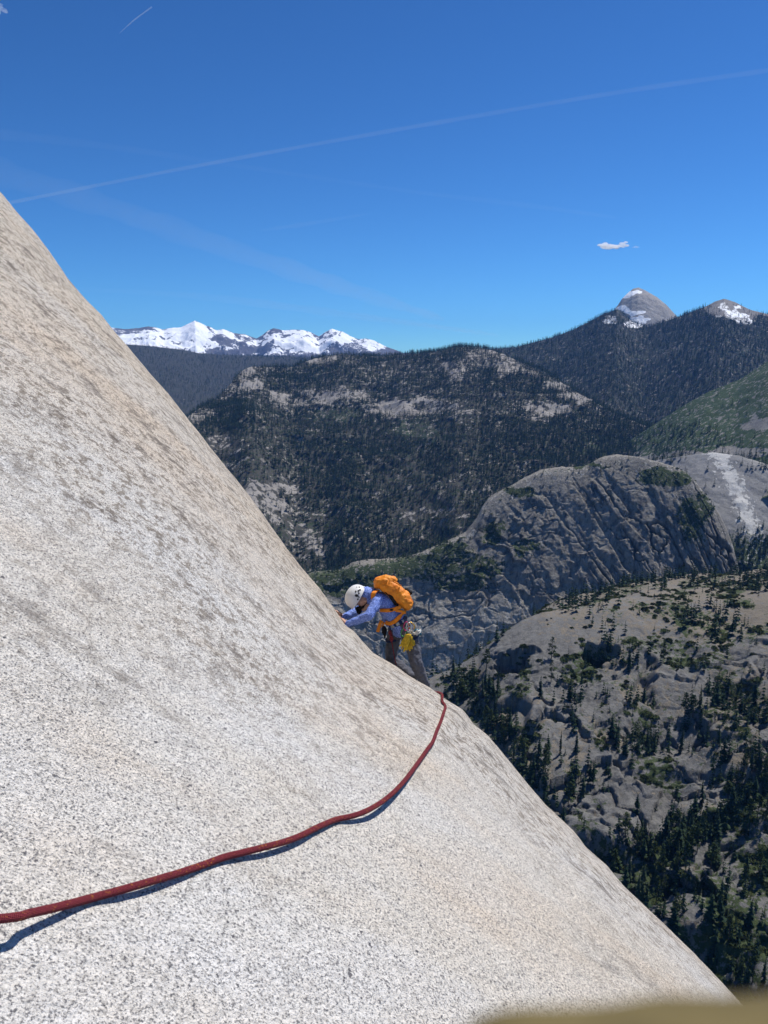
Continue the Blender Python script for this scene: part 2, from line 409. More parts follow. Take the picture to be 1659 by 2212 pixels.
# great forested slope up to it
D_C = [(900,800),(1000,775),(1067,754),(1115,750),(1155,739),(1195,728),(1235,714),(1275,694),(1303,679),(1335,668),(1365,695),(1399,706),(1435,695),(1461,686),(1495,673),(1527,661),(1545,651),(1565,645),(1587,652),(1619,668),(1659,678),(1720,690),(1900,720),(2300,760)]
def aD(P, v, pj):
    sn = px_blob(pj, [(1578,668,14,16),(1598,684,24,14),(1612,692,16,8),(1560,690,10,6),(1322,690,16,12),(1372,698,26,9)])
    sn = sn*(.5+.35*sstep(-.1, .3, fbm(P/40., 3, seed=3)))
    bald = px_blob(pj, [(1600,668,80,24),(1565,655,30,14)])
    return dict(snow=sn, green=.4-.5*bald, soil_or_lit=.7-.7*bald)
landform('forested_mountainside', [(x, y, 5200) for x, y in D_C], [(900, 2400, 760, 1.0), (1200, 2500, 900, 1.0), (1659, 2400, 1000, 1.0)], [(0, 800, 300, 1.2)]*2, ROCK_FAR, 330, 190, 8,
         soft(45, 600, seed=24), attrs=aD, label='dark forested mountainside rising to the bald peak')
# rocky wooded hill in the middle
C_C = [(200,1120),(300,1000),(360,940),(405,902),(436,878),(468,860),(497,829),(515,808),(530,794),(545,790),(583,791),(631,792),(660,781),(698,770),(741,765),(799,770),(828,771),(857,768),(895,766),(943,760),(986,750),(1019,750),(1039,753),(1067,760),(1123,782),(1175,806),(1240,845),(1320,890),(1420,930),(1560,960),(1800,990),(2300,1040)]
C_R = [(200,2900),(405,3100),(530,3600),(700,4000),(1040,3900),(1240,3400),(1420,3000),(2300,2800)]
C_ROCK = [(545,815,45,26),(500,850,40,22),(430,890,40,18),(650,862,110,20),(760,850,40,14),(1060,778,60,22),(1030,770,40,16),(1180,885,55,20),(1210,835,40,14),(480,960,60,16),(560,1060,110,22),(640,1120,70,22),(590,1090,70,16),(940,1108,90,13),(690,1180,40,16),(900,880,120,22),(700,776,40,8),(980,800,30,18),(1120,800,60,12),(1250,860,40,10),(650,1160,60,20),(500,1010,40,16)]
def dC(P, v, pj):
    n = 55*fbm(P/700., 5, .5, seed=33)+20*ridged(P/np.array([220., 220., 60.]), 4, .55, seed=35)
    return n*np.clip(np.abs(v)*10+.12, 0, 1)
def aC(P, v, pj):
    rk = px_blob(pj, C_ROCK)*(.35+.75*sstep(-.25, .2, fbm(P/np.array([90., 90., 40.]), 4, .6, seed=37)))
    g = .55*px_blob(pj, [(900,930,60,30),(730,900,60,25),(640,1140,60,30),(1300,960,80,30),(690,1110,30,10)])
    return dict(snow=Z0(P), green=.36+.3*g-.3*rk, soil_or_lit=.66+.14*sstep(880, 960, pj[..., 1])-.30*rk+.5*fbm(P/45., 3, .6, seed=38))
landform('wooded_hill', [(x, y, np.interp(x, [a for a, _ in C_R], [b for _, b in C_R])) for x, y in C_C], [(200, 900, 330, 1.0), (405, 1400, 560, 1.0), (800, 2300, 760, .93), (1100, 2000, 600, .95), (1500, 1500, 430, 1.0), (1659, 1300, 400, 1)],
         [(0, 900, 260, 1.2)]*2, ROCK_MID, 520, 330, 10, dC, attrs=aC, label='rocky hill thick with conifers in the middle distance')
# green brush slope on the far right
F_C = [(1300,990),(1400,925),(1483,872),(1531,846),(1595,821),(1659,780),(1760,730),(2000,700),(2300,690)]
landform('brush_slope', [(x, y, 2900) for x, y in F_C], [(0, 800, 260, 1.0), (1659, 850, 360, 1.0)], [(0, 400, 160, 1.2)]*2, rock_mat('brush_ground', (.25, .235, .21), (.12, .115, .11), .03, green=(.044, .068, .028), bumpd=3), 200, 150, 8, soft(26, 300, seed=44),
         attrs=lambda P, v, pj: dict(snow=Z0(P), green=.68-.58*px_blob(pj, [(1640,915,36,16),(1600,975,60,12),(1560,985,40,10),(1380,985,70,8),(1500,985,60,9)]), soil_or_lit=np.full(P.shape[:-1], .2)), label='open green brush slope beside the dark forest')
# pale streaked slabs behind the big dome
I_C = [(1330,1010),(1424,992),(1480,984),(1540,977),(1600,985),(1659,1008),(1760,1040),(2300,1120)]
landform('pale_slabs', [(x, y, 2150) for x, y in I_C], [(0, 300, 210, 1.2), (1659, 260, 210, 1.2), (2300, 300, 250, 1.2)], [(0, 300, 100, 1.5)]*2, rock_mat('pale_slab_rock', (.25, .245, .235), (.12, .12, .12), .05, soil_or_lit=(.54, .53, .50), bumpd=2), 220, 160, 8,
         soft(14, 120, seed=54), attrs=lambda P, v, pj: dict(snow=Z0(P), green=.1+.6*sstep(1120, 1190, pj[..., 1]), soil_or_lit=.15+.55*np.exp(-((pj[..., 0]-np.interp(pj[..., 1], [980, 1050, 1160], [1552, 1590, 1628]))/24.)**2)), label='pale streaked granite slabs behind the grey dome')
# big grey dome with cracked face
H_C = [(520,1330),(600,1285),(683,1246),(733,1238),(762,1224),(787,1219),(848,1219),(870,1216),(895,1208),(938,1187),(972,1172),(1007,1155),(1022,1135),(1031,1121),(1042,1098),(1055,1080),(1093,1058),(1131,1037),(1170,1019),(1213,1011),(1250,1009),(1271,1005),(1295,991),(1328,985),(1381,987),(1424,999),(1455,1009),(1482,1021),(1502,1040),(1520,1064),(1554,1111),(1570,1145),(1583,1178),(1597,1236),(1604,1284),(1625,1380),(1660,1480)]
H_R = [(520,1622),(848,1680),(938,1686),(1007,1706),(1031,1728),(1055,1753),(1093,1767),(1170,1792),(1330,1814),(1482,1790),(1554,1730),(1583,1690),(1604,1640),(1660,1600)]
def dH(P, v, pj):
    s = np.clip(np.abs(v)*7+.06, 0, 1)
    x, y = pj[..., 0], pj[..., 1]
    # exfoliation arcs falling to the right, blocky steps on the left
    ang = np.radians(np.interp(x, [800, 1100, 1250, 1400, 1600], [20, 35, 42, 48, 62]))
    u_ = (P[..., 0]*np.cos(ang)-P[..., 2]*np.sin(ang)); w_ = (P[..., 0]*np.sin(ang)+P[..., 2]*np.cos(ang))
    wp = fbm(P/70., 4, .55, seed=61)[..., None]
    right = sstep(1080, 1260, x)
    pres = sstep(-.2, .3, fbm(P/110., 3, seed=67))
    q = np.stack([u_/260., w_/42., P[..., 1]/400.], -1)+.5*wp
    arcs = crack(q, .035, 62)*(.3+pres)+.6*crack(q*np.array([1.3, 2.3, 1])+7, .045, 63)*pres
    plates = 4*vnoise(q*np.array([.8, .9, 1])+3, 68)
    q2 = P/np.array([60., 120., 46.])+.6*wp
    blocks = (crack(q2, .035, 64)+.7*crack(q2*2.1+5, .05, 69))*sstep(-.15, .3, fbm(P/70., 3, seed=70))
    low = sstep(.45, .95, v)*(1-right*.6)
    n = -13*arcs*(.12+1.1*right)-5*blocks*(1.1-.75*right)*(1-.6*low)+(plates*right+facets(q*np.array([1.1, 1.3, 1.2]), 301, 1.6)*(1.2+1.9*right)+facets(q2*1.3, 311, 1.8)*(3.4-2.2*right)*(1-.5*low))*sstep(.02, .2, v)
    n = n+8*fbm(P/95., 5, .5, seed=65)+1.8*ridged(P/np.array([22., 22., 30.]), 4, .62, seed=66)
    return n*s
def aH(P, v, pj):
    g = px_blob(pj, [(975,1190,60,26),(920,1225,90,34),(740,1255,100,36),(840,1235,70,26),(1040,1225,50,30),(905,1235,50,20),(1250,1005,60,8),(1130,1180,30,20),(1000,1260,70,22),(1500,1120,40,60),(1440,1030,70,20),(1120,1060,40,14),(1060,1150,30,30)])
    top = 1-sstep(.0, .22, np.abs(v))
    return dict(snow=Z0(P), green=.12+.52*g+.10*top, soil_or_lit=.12+.3*top+.42*sstep(1240, 1330, pj[..., 1])*sstep(1230, 1080, pj[..., 0]))
landform('grey_granite_dome', [(x, y, np.interp(x, [a for a, _ in H_R], [b for _, b in H_R])) for x, y in H_C], [(520, 122, 195, 1.2), (848, 180, 285, 1.2), (1007, 206, 330, 1.2), (1055, 253, 405, 1.2), (1093, 267, 427, 1.22), (1170, 292, 468, 1.25), (1330, 314, 502, 1.3), (1482, 290, 464, 1.25), (1554, 230, 370, 1.2), (1604, 140, 220, 1.2)],
         [(0, 260, 90, 1.5), (800, 200, 40, 1.4), (1330, 300, 70, 1.6), (1604, 300, 120, 1.5)], ROCK_DOME, 560, 400, 14, dH, attrs=aH, label='big grey granite dome with dark diagonal cracks')
# nearer dome and the broken ground below it
J_C = [(860,1560),(900,1495),(923,1478),(974,1450),(1005,1433),(1034,1418),(1055,1398),(1080,1381),(1126,1354),(1181,1333),(1245,1320),(1301,1311),(1356,1299),(1402,1295),(1494,1298),(1586,1300),(1659,1294),(1800,1290),(2300,1300)]
J_R = [(860,760),(974,800),(1080,830),(1245,880),(1400,930),(1659,950),(2300,950)]
J_W = [(860, 330, 150, 1.0), (974, 400, 175, 1.0), (1080, 480, 200, 1.12), (1245, 540, 190, 1.16), (1400, 590, 180, 1.2), (1659, 600, 170, 1.2), (2300, 600, 170, 1.2)]
def dJ(P, v, pj):
    s = np.clip(np.abs(v)*7+.03, 0, 1)
    x, y = pj[..., 0], pj[..., 1]
    smooth = px_blob(pj, [(1180,1370,110,50),(1090,1410,60,30)])
    # broken ledges and rounded plates
    wp = fbm(P/45., 4, .55, seed=71)
    zz = P[..., 2]+46*fbm(P/130., 4, .5, seed=76)+10*wp
    st = 30.0; fr = (zz/st)-np.floor(zz/st); step = (np.floor(zz/st)+sstep(.40, .66, fr))*st-zz
    amt = sstep(.10, .3, v)*(1-smooth)
    lev = sstep(-.25, .3, fbm(P/90., 3, seed=77))
    q = P/np.array([75., 90., 34.])+.55*wp[..., None]
    qf = P/np.array([62., 62., 40.])+.35*wp[..., None]
    n = step*.8*amt*lev*(1-px_blob(pj, [(1105,1430,60,40)]))+12*fbm(P/80., 4, .5, seed=72)*(1-.7*smooth)+facets(qf*.85, 321, 2.0)*6.0*amt+facets(qf*2.4+3, 331, 1.8)*1.8*(.12+.88*amt)+1.1*fbm(P/7., 3, .6, seed=74)*(.3+.7*amt)-5*crack(q, .03, 73)*amt
    # hollows under the overhangs
    cave = px_blob(pj, [(1105,1438,42,15),(1290,1425,24,14)])
    n = n-24*cave
    ledge = px_blob(pj, [(1110,1412,60,9),(1295,1404,32,8)])
    return (n+11*ledge)*s
def aJ(P, v, pj):
    g = fbm(P/34., 4, .55, seed=81)
    sm = px_blob(pj, [(1180,1375,110,55),(1090,1420,60,40)])
    lowd = sstep(1700, 1950, pj[..., 1])
    return dict(snow=Z0(P), green=.32+.75*g-.5*sm+.22*lowd, soil_or_lit=.30+.5*fbm(P/50., 3, seed=82)-.2*sm+.35*sstep(1400, 1310, pj[..., 1]))  # soil mask also rises towards the crest, painting in its sunlit tan band
landform('near_granite_dome', [(x, y, np.interp(x, [a for a, _ in J_R], [b for _, b in J_R])) for x, y in J_C], J_W, [(0, 200, 30, 1.5), (974, 120, 60, 1.3), (1659, 400, 60, 1.5)], ROCK_NEAR, 520, 620, 12, dJ, attrs=aJ,
         label='nearer rounded granite dome with ledges, shrubs and scattered pines')
# ground sheet under everything
gm = rock_mat('valley_ground', (.22, .20, .17), (.12, .12, .11), .02)
g = np.linspace(-21000, 21000, 25); gx, gy = np.meshgrid(g, g, indexing='ij')
o = mesh_np('ground', np.stack([gx, gy, np.full_like(gx, -900.)], -1).reshape(-1, 3), grid_quads(25, 25), mat=gm)
if o.data.polygons[0].normal.z < 0: o.data.flip_normals()
tag(o, kind='structure')
for k in ('green', 'soil_or_lit', 'snow'): add_attr(o, k, np.full(625, .4 if k != 'snow' else 0.))

# mountain air
bm = bmesh.new(); bmesh.ops.create_cube(bm, size=1, matrix=Matrix.Translation((0, 0, 180))@Matrix.Diagonal((43000, 43000, 2300, 1)))
me = bpy.data.meshes.new('haze'); bm.to_mesh(me); bm.free(); hz = bpy.data.objects.new('haze', me); COL.objects.link(hz)
hm = bpy.data.materials.new('haze'); hm.use_nodes = True; hm.node_tree.nodes.clear()
pv = hm.node_tree.nodes.new('ShaderNodeVolumePrincipled'); ou = hm.node_tree.nodes.new('ShaderNodeOutputMaterial')
pv.inputs['Color'].default_value = (.14, .40, 1, 1); pv.inputs['Density'].default_value = 2.3e-5; pv.inputs['Anisotropy'].default_value = .2
hm.node_tree.links.new(pv.outputs[0], ou.inputs['Volume']); me.materials.append(hm); tag(hz, kind='stuff')
# ------------------------------------------------------------------ trees, shrubs and boulders
rng = np.random.default_rng(7); random.seed(7)
def foliage(name, a, b):
    t = NT(name, .85, .12); oi = t.n('ObjectInfo')
    c = t.mix(oi.outputs['Random'], a, b)
    t.color(t.mix(t.noise(t.coord(), 1.3, 3), tuple(x*.75 for x in a), c)); 
    return t.m
FOL = [foliage('conifer_needles', (.018, .036, .020), (.048, .072, .030)), foliage('pine_needles', (.034, .055, .020), (.095, .112, .036)), foliage('shrub_leaves', (.045, .065, .022), (.10, .11, .04))]
BARK = plain('bark', (.12, .085, .06), .95, .1, scale=3)
def conifer_mesh(seed, H=24., rad=3.6, whorls=15, blades=9, bare=.06, droop=.35):
    r = random.Random(seed); V = []; T = []
    for k in range(whorls):
        t = k/(whorls-1); z = H*(bare+(1-bare)*t**.92*.97)
        R = rad*((1-t)**.85*(.75+.5*r.random())+.10)
        if t < .15: R *= .65+.3*r.random()
        th0 = r.random()*6.28; thick = H/whorls*(.85)
        for b in range(blades if t < .8 else max(4, blades-3)):
            if r.random() < .13: continue
            th = th0+6.283*b/blades+r.uniform(-.35, .35); L = R*r.uniform(.6, 1.2); w = L*r.uniform(.24, .40)+.12
            dz = -L*droop*r.uniform(.3, 1.3); c, s = math.cos(th), math.sin(th); i = len(V)
            V += [(0, 0, z+thick*.55), (c*L*.55-s*w, s*L*.55+c*w, z+dz*.35-.1*w), (c*L, s*L, z+dz+.1*L), (c*L*.55+s*w, s*L*.55-c*w, z+dz*.35-.1*w), (c*L*.5, s*L*.5, z+thick*.35+dz*.3)]
            T += [(i, i+1, i+4), (i+1, i+2, i+4), (i+2, i+3, i+4), (i+3, i, i+4)]
    i = len(V); q = .35
    V += [(q, 0, H*.9), (-q*.5, q*.87, H*.9), (-q*.5, -q*.87, H*.9), (0, 0, H*1.03)]; T += [(i, i+1, i+3), (i+1, i+2, i+3), (i+2, i, i+3)]
    return V, T
def pine_mesh(seed, H=18., rad=3.6, n=34):
    r = random.Random(seed); V = []; T = []
    for k in range(n):
        t = r.random()**.8; z = H*(.25+.74*t); rr = rad*(1-t)**.6*math.sqrt(r.random())+.15; a = r.random()*6.28
        c = Vector((rr*math.cos(a), rr*math.sin(a), z)); s = rad*r.uniform(.22, .42)*(1.1-.5*t)
        for m in range(12):
            d = Vector((r.gauss(0, 1), r.gauss(0, 1), r.gauss(0, .65))).normalized()*s*r.uniform(.5, 1.1)
            e = Vector((r.gauss(0, 1), r.gauss(0, 1), r.gauss(0, .6))).normalized()*s*.55; f = e.cross(d).normalized()*s*.45
            i = len(V); V += [tuple(c+d+e), tuple(c+d-e*.5+f), tuple(c+d-e*.5-f)]; T.append((i, i+1, i+2))
    return V, T
def shrub_mesh(seed, n=60):
    r = random.Random(seed); V = []; T = []
    for k in range(n):
        a = r.random()*6.28; u = math.sqrt(r.random()); p = Vector((u*math.cos(a), u*math.sin(a)*.9, .62*math.sqrt(max(0, 1-u*u))*r.uniform(.3, 1)))
        for m in range(3):
            e = Vector((r.gauss(0, 1), r.gauss(0, 1), r.gauss(0, .7))).normalized()*.24; f = e.orthogonal().normalized()*.16; d = Vector((r.gauss(0, .12), r.gauss(0, .12), r.gauss(0, .08)))
            i = len(V); V += [tuple(p+d+e), tuple(p+d-e*.6+f), tuple(p+d-e*.6-f)]; T.append((i, i+1, i+2))
    return V, T
def raw_mesh(name, VT, mat):
    V, T = VT; me = bpy.data.meshes.new(name); me.from_pydata(V, [], T); me.materials.append(mat); return me
def trunk_mesh(name, H, r0):
    V = []; Fq = []
    for k in range(5):
        t = k/4; rr = r0*(1-.85*t); V += [(rr*math.cos(a*1.047)+.12*math.sin(t*5), rr*math.sin(a*1.047), H*t) for a in range(6)]
    for k in range(4):
        for a in range(6): Fq.append((k*6+a, k*6+(a+1) % 6, k*6+6+(a+1) % 6, k*6+6+a))
    me = bpy.data.meshes.new(name); me.from_pydata(V, [], Fq); me.materials.append(BARK); return me
CROWNS = [raw_mesh('crown', conifer_mesh(s, 24, rd, wh, 9, br, dr), FOL[0]) for s, rd, wh, br, dr in ((1, 3.5, 16, .05, .35), (2, 2.9, 13, .14, .45), (3, 4.4, 12, .06, .25), (4, 2.4, 17, .04, .6), (5, 3.8, 10, .22, .2), (6, 3.0, 18, .02, .4))]
CROWNS += [raw_mesh('crown', pine_mesh(s, 24, rd), FOL[1]) for s, rd in ((11, 5.2), (12, 3.8), (13, 4.6))]
TRUNKS = [trunk_mesh('trunk', 22, .42)]
SHRUBS = [raw_mesh('shrub', shrub_mesh(s), FOL[2]) for s in (21, 22, 23)]
FIR2 = foliage('grey_green_needles', (.028, .046, .026), (.075, .092, .045))
for q in (1, 3): CROWNS[q].materials[0] = FIR2
LITE = [raw_mesh('far_crown', conifer_mesh(30+s, 24, rd, 7, 6, .05, .35), FOL[0]) for s, rd in enumerate((4.4, 3.6, 5.2))]
# ----- depth map for finding what can be seen
ZW, ZH, ZS = 420, 560, 4.0
zbuf = np.full((ZH, ZW), 1e9)
for L in LAND+[dict(P=None)]:
    if L['P'] is None:
        v = np.zeros(len(slab.data.vertices)*3, np.float32); slab.data.vertices.foreach_get('co', v)
        pts = v.reshape(-1, 3)@np.array(slab.matrix_world.to_3x3()).T
    else: pts = L['P'].reshape(-1, 3)
    pj = project(pts); ok = (pj[:, 2] > .02)&(pj[:, 0] > 0)&(pj[:, 0] < W_)&(pj[:, 1] > 0)&(pj[:, 1] < H_)
    pj = pj[ok]; np.minimum.at(zbuf, ((pj[:, 1]/ZS).astype(int), (pj[:, 0]/ZS).astype(int)), pj[:, 2])
def visible(p, slack=1.03):
    pj = project(p); x = np.clip((pj[:, 0]/ZS).astype(int), 0, ZW-1); y = np.clip((pj[:, 1]/ZS).astype(int), 0, ZH-1)
    inside = (pj[:, 0] > -20)&(pj[:, 0] < W_+40)&(pj[:, 1] > -20)&(pj[:, 1] < H_+60)&(pj[:, 2] > 1)
    return inside&(pj[:, 2] < zbuf[y, x]*slack)
def scatter(layer, n, dens, hmin, hmax, top=.75, slack=1.03):
    L = next(l for l in LAND if l['name'] == layer); P = L['P']
    a = P[1:, :-1]-P[:-1, :-1]; b = P[:-1, 1:]-P[:-1, :-1]
    area = np.hypot(a[..., 0], a[..., 1])*np.hypot(b[..., 0], b[..., 1])+1e-9
    c = (P[:-1, :-1]+P[1:, 1:])/2; pj = project(c)
    inb = (pj[..., 0] > 150)&(pj[..., 0] < W_+60)&(pj[..., 1] < H_+90)
    w = area*np.clip(dens(c, L['v'][:-1, :-1], pj), 0, None)*inb
    w = (w/w.sum()).ravel()
    i = rng.choice(len(w), n, p=w); ia, ib = np.unravel_index(i, area.shape)
    u, t = rng.random(n)[:, None], rng.random(n)[:, None]
    p = P[ia, ib]+a[ia, ib]*u+b[ia, ib]*t
    h = hmin+(hmax-hmin)*rng.random(n)**1.3
    ok = visible(p+np.array([0, 0, 1.])*h[:, None]*top, slack)
    return p[ok], h[ok]
def nz(c, wl, seed, a=-.2, b=.25): return sstep(a, b, fbm(c/wl, 4, .55, seed=seed))
def dens_C(c, v, pj):
    rk = px_blob(pj, C_ROCK)*(.35+.75*sstep(-.25, .2, fbm(c/np.array([90., 90., 40.]), 4, .6, seed=37))); low = sstep(880, 960, pj[..., 1])
    base = (.55+.45*nz(c, 260., 91))*(1-low)+low*(.55+.5*nz(c, 200., 95, -.4, .1))
    left = 1-sstep(520, 680, pj[..., 0]-.12*(pj[..., 1]-900)); base = base*(1-.72*left*sstep(900, 960, pj[..., 1]))
    return base*(1-.80*rk)*(1-.75*px_blob(pj, [(900,930,50,22),(730,900,50,20),(690,1110,26,8)]))
def dens_D(c, v, pj):
    bald = px_blob(pj, [(1600,668,80,26),(1565,655,34,18),(1365,672,40,22)])
    return (.55+.45*nz(c, 300., 97, -.4, .2))*(1-.96*bald)
def dens_J(c, v, pj):
    x, y = pj[..., 0], pj[..., 1]
    d = .03+.34*nz(c, 38., 101, .05, .3)
    d = d+1.3*px_blob(pj, [(1010,1520,70,70),(1070,1620,60,70),(1130,1700,50,60)])
    d = d+1.2*sstep(1690, 1860, y)*(.25+.9*nz(c, 60., 103, -.2, .2))+.5*px_blob(pj, [(1560,1560,110,60),(1380,1600,60,40),(1600,1680,70,60),(1230,1560,40,60)])
    d = d*(1-.97*px_blob(pj, [(1170,1370,120,50),(1090,1420,50,30)]))*(1-.9*px_blob(pj, [(1440,1480,110,40),(1380,1740,90,70),(1480,1680,60,40),(1600,1830,60,50),(1190,1590,60,40)]))
    return d
parts = []
def far(layer, n, dens, h0, h1, **k):
    p, h = scatter(layer, n, dens, h0, h1, **k); parts.append((p, h)); print('forest', layer, len(p))
far('wooded_ridge', 26000, lambda c, v, pj: .6+.4*nz(c, 400., 99), 18, 30)
far('forested_mountainside', 48000, dens_D, 16, 28)
far('wooded_hill', 80000, dens_C, 13, 27)
far('brush_slope', 1500, lambda c, v, pj: .06+.6*nz(c, 120., 111, .05, .3)*sstep(900, 960, pj[..., 1])+.8*px_blob(pj, [(1480,950,120,40),(1600,990,80,12)]), 10, 22)
far('pale_slabs', 700, lambda c, v, pj: .02+1.2*sstep(1120, 1180, pj[..., 1])+.6*px_blob(pj, [(1440,990,60,8),(1640,1010,30,14)]), 12, 24)
far('snow_mountains', 5000, lambda c, v, pj: sstep(740, 765, pj[..., 1]+10*fbm(c/500., 3, seed=5))*.9+.05, 14, 26)
hp, hh = scatter('grey_granite_dome', 560, lambda c, v, pj: .02+.55*px_blob(pj, [(975,1190,60,26),(920,1225,90,34),(740,1255,100,36),(840,1235,70,26),(1040,1225,40,30),(1130,1150,30,20),(1500,1120,40,60),(1440,1030,70,20),(1250,1005,60,8),(1340,1010,60,14)])+.12*(np.abs(v) < .12), 7, 17)
jp, jh = scatter('near_granite_dome', 3000, dens_J, 8, 25, top=.2)
print('near', len(hp), len(jp))
near_p = np.concatenate([jp, hp]); near_h = np.concatenate([jh, hh]); src = np.array([0]*len(jp)+[1]*len(hp))
size = near_h/np.linalg.norm(near_p, axis=1); order = np.argsort(-size)
picked, rest = order[:300], order[300:]
parts.append((near_p[rest], near_h[rest]))

def scatter_object(name, pts, scale, variants, label, kind='stuff', sz=None):
    o = mesh_np(name, pts, tris=np.zeros((0, 3), np.int32)) if False else None
    me = bpy.data.meshes.new(name); me.from_pydata(np.asarray(pts).tolist(), [], [])
    o = bpy.data.objects.new(name, me); COL.objects.link(o)
    add_attr(o, 'tree_scale', scale); add_attr(o, 'tree_turn', rng.random(len(pts))*6.283); add_attr(o, 'tree_pick', rng.integers(0, len(variants), len(pts)))
    col = bpy.data.collections.new(name+'_kinds')
    for m in variants:
        q = bpy.data.objects.new(m.name, m); col.objects.link(q)
    ng = bpy.data.node_groups.new(name, 'GeometryNodeTree')
    ng.interface.new_socket('Geometry', in_out='INPUT', socket_type='NodeSocketGeometry'); ng.interface.new_socket('Geometry', in_out='OUTPUT', socket_type='NodeSocketGeometry')
    N = ng.nodes.new; a, z = N('NodeGroupInput'), N('NodeGroupOutput')
    ci = N('GeometryNodeCollectionInfo'); ci.inputs['Collection'].default_value = col; ci.inputs['Separate Children'].default_value = True; ci.inputs['Reset Children'].default_value = True
    io = N('GeometryNodeInstanceOnPoints'); io.inputs['Pick Instance'].default_value = True
    def named(k, typ='FLOAT'):
        q = N('GeometryNodeInputNamedAttribute'); q.data_type = typ; q.inputs['Name'].default_value = k; return q.outputs['Attribute']
    cx = N('ShaderNodeCombineXYZ')
    ln = ng.links.new
    ln(a.outputs[0], io.inputs['Points']); ln(ci.outputs[0], io.inputs['Instance'])
    ln(named('tree_pick'), io.inputs['Instance Index']); ln(named('tree_scale'), io.inputs['Scale']); ln(named('tree_turn'), cx.inputs[2])
    ln(cx.outputs[0], io.inputs['Rotation']); ln(io.outputs[0], z.inputs[0])
    md = o.modifiers.new('scatter', 'NODES'); md.node_group = ng
    tag(o, label, kind=kind); return o
fp = np.concatenate([p for p, h in parts]); fh = np.concatenate([h for p, h in parts])
fp = fp-np.array([0, 0, 1.])*.8
scatter_object('forest', fp, fh/24., LITE, 'dark conifer forest spread over the far hills and ridges')
# the largest trees, one by one
MARKS = [(985, 1470, "by the climber's feet"), (1035, 1490, "in the dark gully left of the overhang"), (1000, 1530, "in the gully right behind the bend of the rope"), (1065, 1570, "in the gully below the overhang"),
 (1045, 1640, "low in the gully against the slab edge"), (1120, 1680, "at the mouth of the gully beside the slab"), (1110, 1440, "beside the shadowed overhang of the near dome"), (1290, 1440, "by the smaller hollow of the near dome"),
 (1200, 1480, "between the two hollows of the near dome"), (1240, 1325, "where the near dome begins to round over"), (1340, 1305, "on the near dome's skyline under the cracked face"), (1470, 1305, "on the near dome's skyline below the diagonal cracks"),
 (1600, 1310, "at the right end of the near dome's skyline"), (1380, 1380, "on the pale top of the near dome"), (1540, 1390, "on the pale right shoulder of the near dome"), (1640, 1420, "on the near dome by the picture's right edge"),
 (1400, 1520, "above the middle ledges"), (1550, 1530, "on the upper right ledges"), (1640, 1600, "on the ledges by the picture's right edge"), (1250, 1590, "on the left ledges"), (1380, 1640, "on the middle ledges"), (1520, 1660, "on the right ledges"),
 (1200, 1700, "on the broken rock next to the slab edge"), (1300, 1760, "under the left ledges"), (1450, 1770, "under the middle ledges"), (1600, 1760, "under the right ledges"), (1270, 1830, "beside the lower slab edge"), (1215, 1770, "against the slab edge under the gully"), (1330, 1900, "against the slab edge by the thick stand"), (1300, 1870, "half hidden by the slab beside the thick stand"), (1365, 1935, "at the slab edge just under the thick stand"), (1440, 2010, "where the slab edge turns towards the corner"), (1560, 2120, "near the end of the slab edge"), (1380, 1860, "in the hollow under the ledges"),
 (1500, 1860, "in the thick stand under the ledges"), (1620, 1870, "right of the thick stand, by the picture's edge"), (1400, 1950, "above the lowest bend of the slab edge"), (1510, 1960, "in the lower stand of trees"), (1620, 1980, "low down by the picture's right edge"),
 (1500, 2060, "by the slab edge near the lower corner"), (1620, 2080, "in the lower right corner"), (1640, 2180, "lowest of all in the lower right corner")]
HMARKS = [(720, 1240, "on the low ridge left of the climber"), (830, 1230, "on the low ridge behind the rucksack"), (930, 1210, "on the green spur of the grey dome"), (1020, 1230, "on the left face of the grey dome"), (1080, 1080, "on the left shoulder of the grey dome"),
 (1180, 1020, "left of the grey dome's summit"), (1320, 990, "on the grey dome's summit"), (1440, 1010, "right of the grey dome's summit"), (1520, 1080, "on the right shoulder of the grey dome"), (1480, 1150, "on the right face of the grey dome"), (1200, 1180, "in the middle of the grey dome's face")]
def zone(p, s):
    x, y, _ = project(p)
    return min(HMARKS if s else MARKS, key=lambda m: (m[0]-x)**2+(m[1]-y)**2)[2]
RANK = ['', 'second ', 'third ', 'fourth ', 'fifth ', 'sixth ', 'seventh ', 'eighth ', 'ninth ', 'tenth ', 'eleventh ', 'twelfth ', 'thirteenth ', 'fourteenth ', 'fifteenth ', 'sixteenth ', 'seventeenth ', 'eighteenth ']
seen_rank = {}
def ranked(kind, zn, word):
    """things come largest first, so their place in the count is their rank"""
    k = seen_rank[(kind, zn)] = seen_rank.get((kind, zn), -1)+1
    return '%s%s %s %s' % (RANK[k], word, kind, zn) if k < len(RANK) else 'one of the smaller %ss %s' % (kind, zn)
for i in picked:
    p, h = near_p[i], near_h[i]; k = int(rng.integers(0, 9)) if src[i] == 0 else int(rng.integers(4, 9)); s = h/24.
    pine = k >= 6; zn = zone(p, src[i])
    t = empty('pine_tree' if pine else 'fir_tree', (p[0], p[1], p[2]-.5)); t.rotation_euler = (rng.normal()*.03, rng.normal()*.03, rng.random()*6.28); w = s*rng.uniform(.85, 1.35); t.scale = (w, w, s)
    tag(t, ranked('open-crowned pine' if pine else 'pointed fir', zn, 'tallest'), 'tree', ('pines ' if pine else 'firs ')+zn)
    c = bpy.data.objects.new('crown', CROWNS[k]); COL.objects.link(c); c.parent = t
    c = bpy.data.objects.new('trunk', TRUNKS[0]); COL.objects.link(c); c.parent = t
